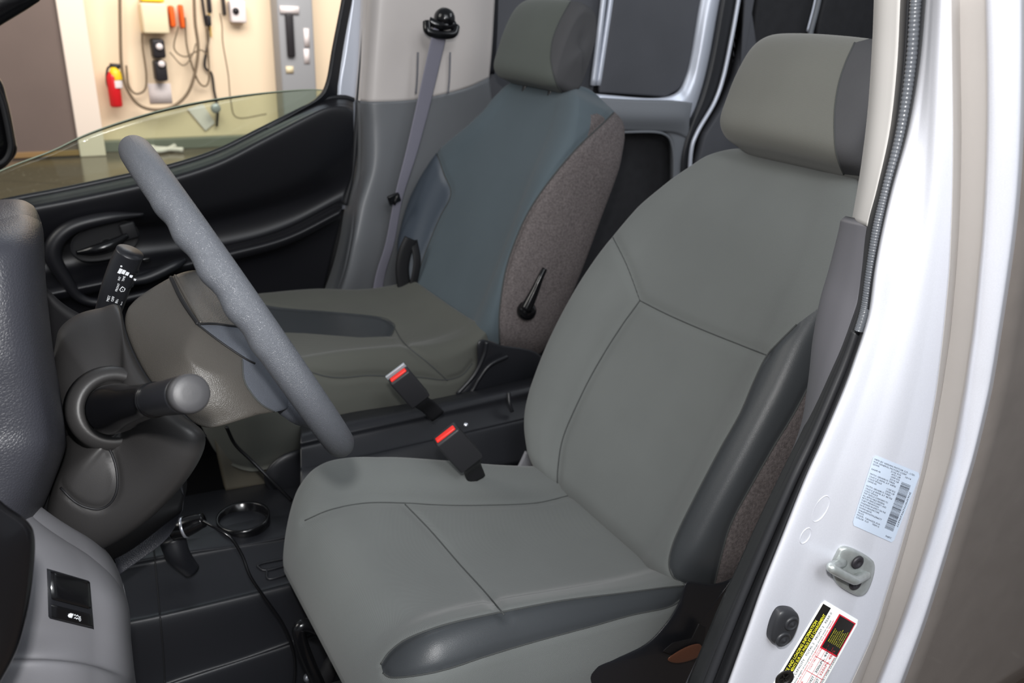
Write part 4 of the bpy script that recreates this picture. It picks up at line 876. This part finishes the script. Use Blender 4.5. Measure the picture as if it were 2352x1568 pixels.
for i in range(46):
    w=random.choice((.004,.006,.009)); v0=.20+i*.0145
    obj('barcode_bar',([P(.70,v0,.0003),P(.90,v0,.0003),P(.90,v0+w,.0003),P(.70,v0+w,.0003)],[(0,1,2,3)]),'ink',lab,smooth=False)
wrap_text('3N63M0YN7FK696677',P,.955,.82,0,-1,-.045,'ink',lab,maxw=.5) if False else wrap_text('3N63M0YN7FK696677',P,.93,.28,0,1,.05,'ink',lab,maxw=.5)
# ---- tyre placard: reads upwards along the pillar; u along reading direction, v across
pl,P=surf_label(BPn,[(1748,1612),(1890,1375),(1973,1424),(1838,1665)],'white2','tire_placard','white tyre information placard with yellow lettering on black, low on the silver pillar')
def patch(u0,v0,u1,v1,mt,nm='printed_panel',o=.0002,n=24):
    g=[[P(u0+(u1-u0)*i/n,v0+(v1-v0)*j/n,o) for i in range(n+1)] for j in range(n+1)]
    return obj(nm,([p for r in g for p in r],[(j*(n+1)+i,j*(n+1)+i+1,(j+1)*(n+1)+i+1,(j+1)*(n+1)+i) for j in range(n) for i in range(n)]),mt,pl,smooth=False)
patch(.17,.05,.97,.26,'inkb')
wrap_text('TIRE AND LOADING INFORMATION',P,.30,.145,1,0,.10,'yel',pl,bold=.02,maxw=.52,off=.0005)
wrap_text('RENSEIGNEMENTS SUR LES PNEUS ET LE CHARGEMENT',P,.20,.235,1,0,.09,'yel',pl,bold=.02,maxw=.70,off=.0005)
patch(.64,.50,.965,.95,'redi',o=.0002); patch(.655,.53,.955,.925,'inkb',o=.0004)
for i,s in enumerate(["SEE OWNER'S","MANUAL FOR","ADDITIONAL","INFORMATION","VOIR LE MANUEL","DE L'USAGER","POUR PLUS DE","RENSEIGNEMENTS"]): wrap_text(s,P,.72,.59+i*.043,1,0,.025,'yel',pl,bold=0,maxw=.10+.008*(len(s)-8),off=.0008)
wrap_text('SEATING CAPACITY   TOTAL 2   FRONT 2   REAR 0',P,.20,.345,1,0,.07,'ink',pl,maxw=.74,off=.0004)
wrap_text('The combined weight of occupants and cargo should never exceed',P,.18,.42,1,0,.05,'ink',pl,maxw=.70,off=.0004)
wrap_text('Le poids total des occupants et du chargement ne doit jamais depasser',P,.18,.47,1,0,.05,'redi',pl,maxw=.72,off=.0004)
for a,b,c_,d in ((.1,.50,.70,.506),(.1,.64,.70,.645),(.1,.76,.70,.765),(.1,.90,.63,.908),(.42,.50,.424,.90),(.56,.5,.564,.9)): patch(a,b,c_,d,'redi',o=.0004,n=16)
wrap_text('TIRE',P,.25,.56,1,0,.05,'redi',pl,maxw=.08,off=.0004); wrap_text('COLD TIRE PRESSURE',P,.44,.56,1,0,.05,'redi',pl,maxw=.2,off=.0004)
wrap_text('185/60R15C 94/92T',P,.14,.725,1,0,.075,'ink',pl,maxw=.27,off=.0004); wrap_text('300kPa, 44PSI',P,.44,.725,1,0,.075,'ink',pl,maxw=.25,off=.0004)
wrap_text('185/60R15C 94/92T',P,.14,.845,1,0,.075,'ink',pl,maxw=.27,off=.0004); wrap_text('325kPa, 48PSI',P,.44,.845,1,0,.075,'redi',pl,maxw=.25,off=.0004)
wrap_text('SEE ABOVE / VOIR CI-DESSUS',P,.30,.955,1,0,.06,'ink',pl,maxw=.36,off=.0004)
ctr=P(.07,.16,.0006); c,X_,Y_,N=frame(BPn,1830,1500,(20,10),(-14,26))
ty=hit(BPn,1800,1556,.0012)
obj('tire_symbol',disc_lathe(ty,N,[(.0056,0),(.0056,.0003),(.0096,.0003),(.0096,0)],32),'inkb',pl)
for i in range(5):
    a=2*math.pi*i/5; obj('wheel_symbol',box(ty+(X_*math.cos(a)+Y_*math.sin(a))*.0030,X_*math.cos(a)+Y_*math.sin(a),N.cross(X_*math.cos(a)+Y_*math.sin(a)),N,.0040,.0012,.0003,0),'inkb',pl,smooth=False)
# ================================================================ SHOWROOM
ZF=-H
fl=struct(obj('floor',([V((-9,-4,ZF)),V((14,-4,ZF)),V((14,16,ZF)),V((-9,16,ZF))],[(0,1,2,3)]),'tiles',smooth=False))
q=KZ(400,338,ZF); YW=q.y
def zat(x,y,Y): return K(x,y,Y)
wl=struct(obj('wall_back',box((2,YW+.1,ZF+2),(1,0,0),(0,1,0),(0,0,1),22,.2,4,0),'wall',smooth=False))
b0=K(190,336,YW)
struct(obj('baseboard_back',box(((K(205,325,YW).x+9)/2,YW-.06,ZF+.05),(1,0,0),(0,1,0),(0,0,1),9-K(205,325,YW).x,.12,K(300,318,YW).z-ZF,.01),'cove',smooth=False))
xb=K(183,300,YW).x
struct(obj('wall_left',box((xb-3.0,YW-.15,ZF+2),(1,0,0),(0,1,0),(0,0,1),6,.25,4,.0),'brown',smooth=False))
struct(obj('trim_1',box((xb+.06,YW-.16,ZF+2),(1,0,0),(0,1,0),(0,0,1),.22,.30,4,.01),'white_p',smooth=False))
struct(obj('trim_2',box((xb-3.0,YW-.285,ZF+.04),(1,0,0),(0,1,0),(0,0,1),6,.02,.05,.004),'gold',smooth=False))
Yw=YW
def wthing(nm,label,cat,x,y): return thing(nm,label,cat,K(x,y,Yw))
fe=wthing('fire_extinguisher','red fire extinguisher with yellow and white label hanging on the beige wall','fire extinguisher',265,245)
def wl_(x,y,o=.12): return K(x,y,Yw-o)
px_m=(wl_(265,200)-wl_(266,200)).length
ax=(wl_(262,160)-wl_(268,244)).normalized()
obj('cylinder',disc_lathe(wl_(268,245),V((0,0,1)),[(0,0),(13*px_m,0),(15*px_m,4*px_m),(15*px_m,72*px_m),(10*px_m,82*px_m),(5*px_m,86*px_m),(0,86*px_m)],32),'redp',fe)
obj('label_band',disc_lathe(wl_(267,201),V((0,0,1)),[(15.3*px_m,0),(15.4*px_m,1*px_m),(15.4*px_m,17*px_m),(15.3*px_m,18*px_m)],32),'paper',fe)
obj('label_band',disc_lathe(wl_(266,183),V((0,0,1)),[(15.3*px_m,0),(15.5*px_m,1*px_m),(14*px_m,16*px_m),(8*px_m,30*px_m)],32),'yelp',fe)
obj('valve',join(tube([wl_(266,160),wl_(265,150)],.03,12,6),tube([wl_(252,150),wl_(276,152)],.02,10,6)),'blk',fe)
obj('hose',tube([wl_(258,150),wl_(247,158),wl_(245,185),wl_(250,205),wl_(252,218)],.010,8,30),'blk',fe)
def pb(x0,y0,x1,y1,t=.1,o=.0,bev=.02): a=K(x0,y0,Yw-o);b=K(x1,y1,Yw-o); c=(a+b)/2+V((0,-t/2,0)); return box(c,(1,0,0),(0,1,0),(0,0,1),abs(b.x-a.x),t,abs(b.z-a.z),bev)
def simple(nm,vf,mt,label,cat,g=None): return tag(obj(nm,vf,mt),label,cat,g)
cbx=wthing('control_box','beige wall mounted control box above two black chargers','box',347,75); obj('case',pb(315,5,383,76,.18),'boxb',cbx); obj('conduit',tube([wl_(326,76,.08),wl_(328,110,.08),wl_(336,170,.08),wl_(333,205,.08),wl_(312,215,.08),wl_(295,195,.08),wl_(290,150,.08)],.010,8,50),'cord',cbx); obj('top_fitting',pb(318,-6,372,5,.15,.0),'yelp',cbx)
w1=wthing('battery_charger','upper black wall charger with white round tag','charger',360,130); obj('case',pb(342,88,376,131,.15),'blk',w1); obj('tag',disc_lathe(K(366,107,Yw-.16),(0,-1,0),[(0,0),(.03,0),(.03,.01),(0,.012)],20),'paper',w1)
w2=wthing('battery_charger','lower black wall charger with white round tag, above the white notice','charger',364,183); obj('case',pb(348,138,381,183,.15),'blk',w2); obj('tag',disc_lathe(K(371,147,Yw-.16),(0,-1,0),[(0,0),(.03,0),(.03,.01),(0,.012)],20),'paper',w2)
simple('paper_notice',pb(339,192,396,236,.01,.0,0),'paper','white paper notice on the wall below the black chargers','notice')
simple('orange_tool',pb(383,12,400,62,.12),'orange','orange tool hanging on the wall, the one next to the beige box','tool')
simple('orange_tool',pb(406,10,421,64,.12),'orange','bright orange tool hanging on the wall, further right from the beige box','tool')
hs=simple('air_hose',tube([wl_(275,-20),wl_(276,60),wl_(279,150),wl_(290,200),(wl_(318,240)),wl_(360,252),wl_(405,240),wl_(438,200),wl_(455,120),wl_(448,50),wl_(445,-20)],.015,10,120),'cord','long brown-grey hose hanging in a wide loop on the beige wall','hose')
tb=[[(462,-20),(470,40),(478,90),(470,150),(486,170),(492,210),(500,250),(498,290)],[(425,40),(430,110),(452,180),(470,198),(480,180),(478,120),(474,60)],[(410,60),(400,110),(425,130),(460,115),(480,130)],[(390,120),(420,150),(440,130),(450,100)],[(505,30),(510,60),(512,100),(524,170),(530,230),(545,270),(612,262)]]
lb=['dark cord hanging from the top of the wall down past the tilted sheet','dark cord hooked in a short U right of the hose loop','thin dark cord crossing beside the orange tools','thin dark cord looping beside the black chargers','thin grey cord running to the grey electrical cabinet']
for L,l_,r in zip(tb,lb,(.012,.009,.007,.006,.006)): simple('extension_cord',tube([wl_(x,y,.03+.04*tb.index(L)) for x,y in L],r,8,60),'cord' if r<.011 else 'blk',l_,'cord','cords on the showroom wall')
simple('hanging_gloves',join(pb(472,-10,484,30,.08),pb(470,34,483,60,.08)),'blk','dark gloves hanging on a wall hook left of the white box','gloves')
simple('yellow_tool',pb(478,30,484,85,.05),'yelp','slim yellow tool hanging between the cords','tool')
simple('black_handset',pb(506,-10,515,35,.1),'blk','small black handset left of the white wall box','handset')
wb=wthing('wall_box','white square wall box with a small dark knob','box',540,52); obj('case',pb(521,0,561,52,.12),'paper',wb); obj('knob',disc_lathe(K(541,25,Yw-.12),(0,-1,0),[(0,0),(.03,0),(.03,.02),(0,.025)],16),'blk',wb)
ep=wthing('electrical_cabinet','tall grey electrical cabinet on the beige wall, right in the window','cabinet',665,300); obj('case',pb(614,-80,717,330,.25),'panel',ep)
obj('notice_frame',pb(642,13,686,32,.02,.25,0),'paper',ep); obj('breaker_strip',pb(653,30,677,131,.04,.25),'blk',ep); obj('sticker',pb(697,65,711,108,.01,.25,0),'paper',ep); obj('sticker',pb(697,112,711,146,.01,.25,0),'paper',ep); obj('sticker',pb(656,152,674,168,.01,.25,0),'boxb',ep)
a,b,c_,d=[wl_(*q,.02) for q in ((430,250),(466,238),(494,282),(472,300))]
simple('tilted_sheet',dome([a,b,c_,d],.002,.01,n=40,smooth=False),'paper','white sheet hanging tilted near the floor, seen through the glass','sheet of paper')
simple('white_cable',tube([KZ(x,y+14,-H+.03) for x,y in [(290,322),(330,330),(370,332),(400,322),(380,318),(350,326),(420,330)]],.025,8,60),'paper','white cable lying in a tangle on the floor by the wall','cable')
simple('wall_gauge',disc_lathe(K(494,248,Yw-.1),(0,-1,0),[(0,0),(.045,0),(.05,.03),(.04,.05),(0,.05)],24),'latch','small round grey gauge beside the tilted sheet','gauge')
# ---------------------------------------------------------------- lights
def area(nm,loc,target,size,power,color=(1,1,1),sy=None):
    l=bpy.data.lights.new(nm,'AREA'); l.energy=power; l.size=size; l.color=color
    if sy: l.shape='RECTANGLE'; l.size_y=sy
    o=bpy.data.objects.new(nm,l); COL.objects.link(o); o.location=V(loc)+V((0,0,H)); d=V(target)-V(loc); o.rotation_euler=d.to_track_quat('-Z','Y').to_euler(); return o
fp=UP*.10-RT*.012
area('camera_flash',fp-FW*.01,fp+FW,.035,9,(1,.98,.96))
area('ceiling_lamp_wall',(2,YW-3,2.3),(2,YW,-.2),5,330,(1,.94,.88),2)
area('ceiling_lamp_side',(.2,-1.6,1.6),(.5,.6,-.4),2.0,42,(.92,.96,1))
area('ceiling_lamp_front',(-2.2,1.6,1.6),(.4,1.2,-.5),1.6,42,(1,.97,.9))
area('ceiling_lamp_cargo',(2.2,1.2,.8),(1.8,1.95,-.3),.6,5,(.9,.95,1))
area('ceiling_lamp_far',(1.2,4.6,1.5),(.9,1.9,-.3),1.6,14,(.8,.9,1))
area('added_pillar_lamp',(.0,-.55,.75),(.45,.3,.08),.35,11,(.97,.98,1))  # added close lamp, stands in for lens flare on the pillar top
w=bpy.data.worlds.new('world'); SC.world=w; w.use_nodes=True; bg=w.node_tree.nodes['Background']; bg.inputs[0].default_value=(.86,.92,1,1); bg.inputs[1].default_value=.28
SC.view_settings.view_transform='Standard'; SC.view_settings.exposure=0
# ---------------------------------------------------------------- origins: put every origin at the thing's base, lift the scene on the floor
bpy.context.view_layer.update()
def descend(o):
    for c in o.children: yield c; yield from descend(c)
for o in [o for o in SC.objects if o.parent is None and o.type in ('EMPTY','MESH')]:
    kids=list(descend(o)); 
    if o.type=='EMPTY': L=V(o['base']); del o['base']
    else:
        cs=[v.co for v in o.data.vertices]; L=V(((min(c.x for c in cs)+max(c.x for c in cs))/2,(min(c.y for c in cs)+max(c.y for c in cs))/2,min(c.z for c in cs)))
        o.data.transform(Matrix.Translation(-L))
    for k in kids: k.data.transform(Matrix.Translation(-L))
    o.location=L+V((0,0,H))
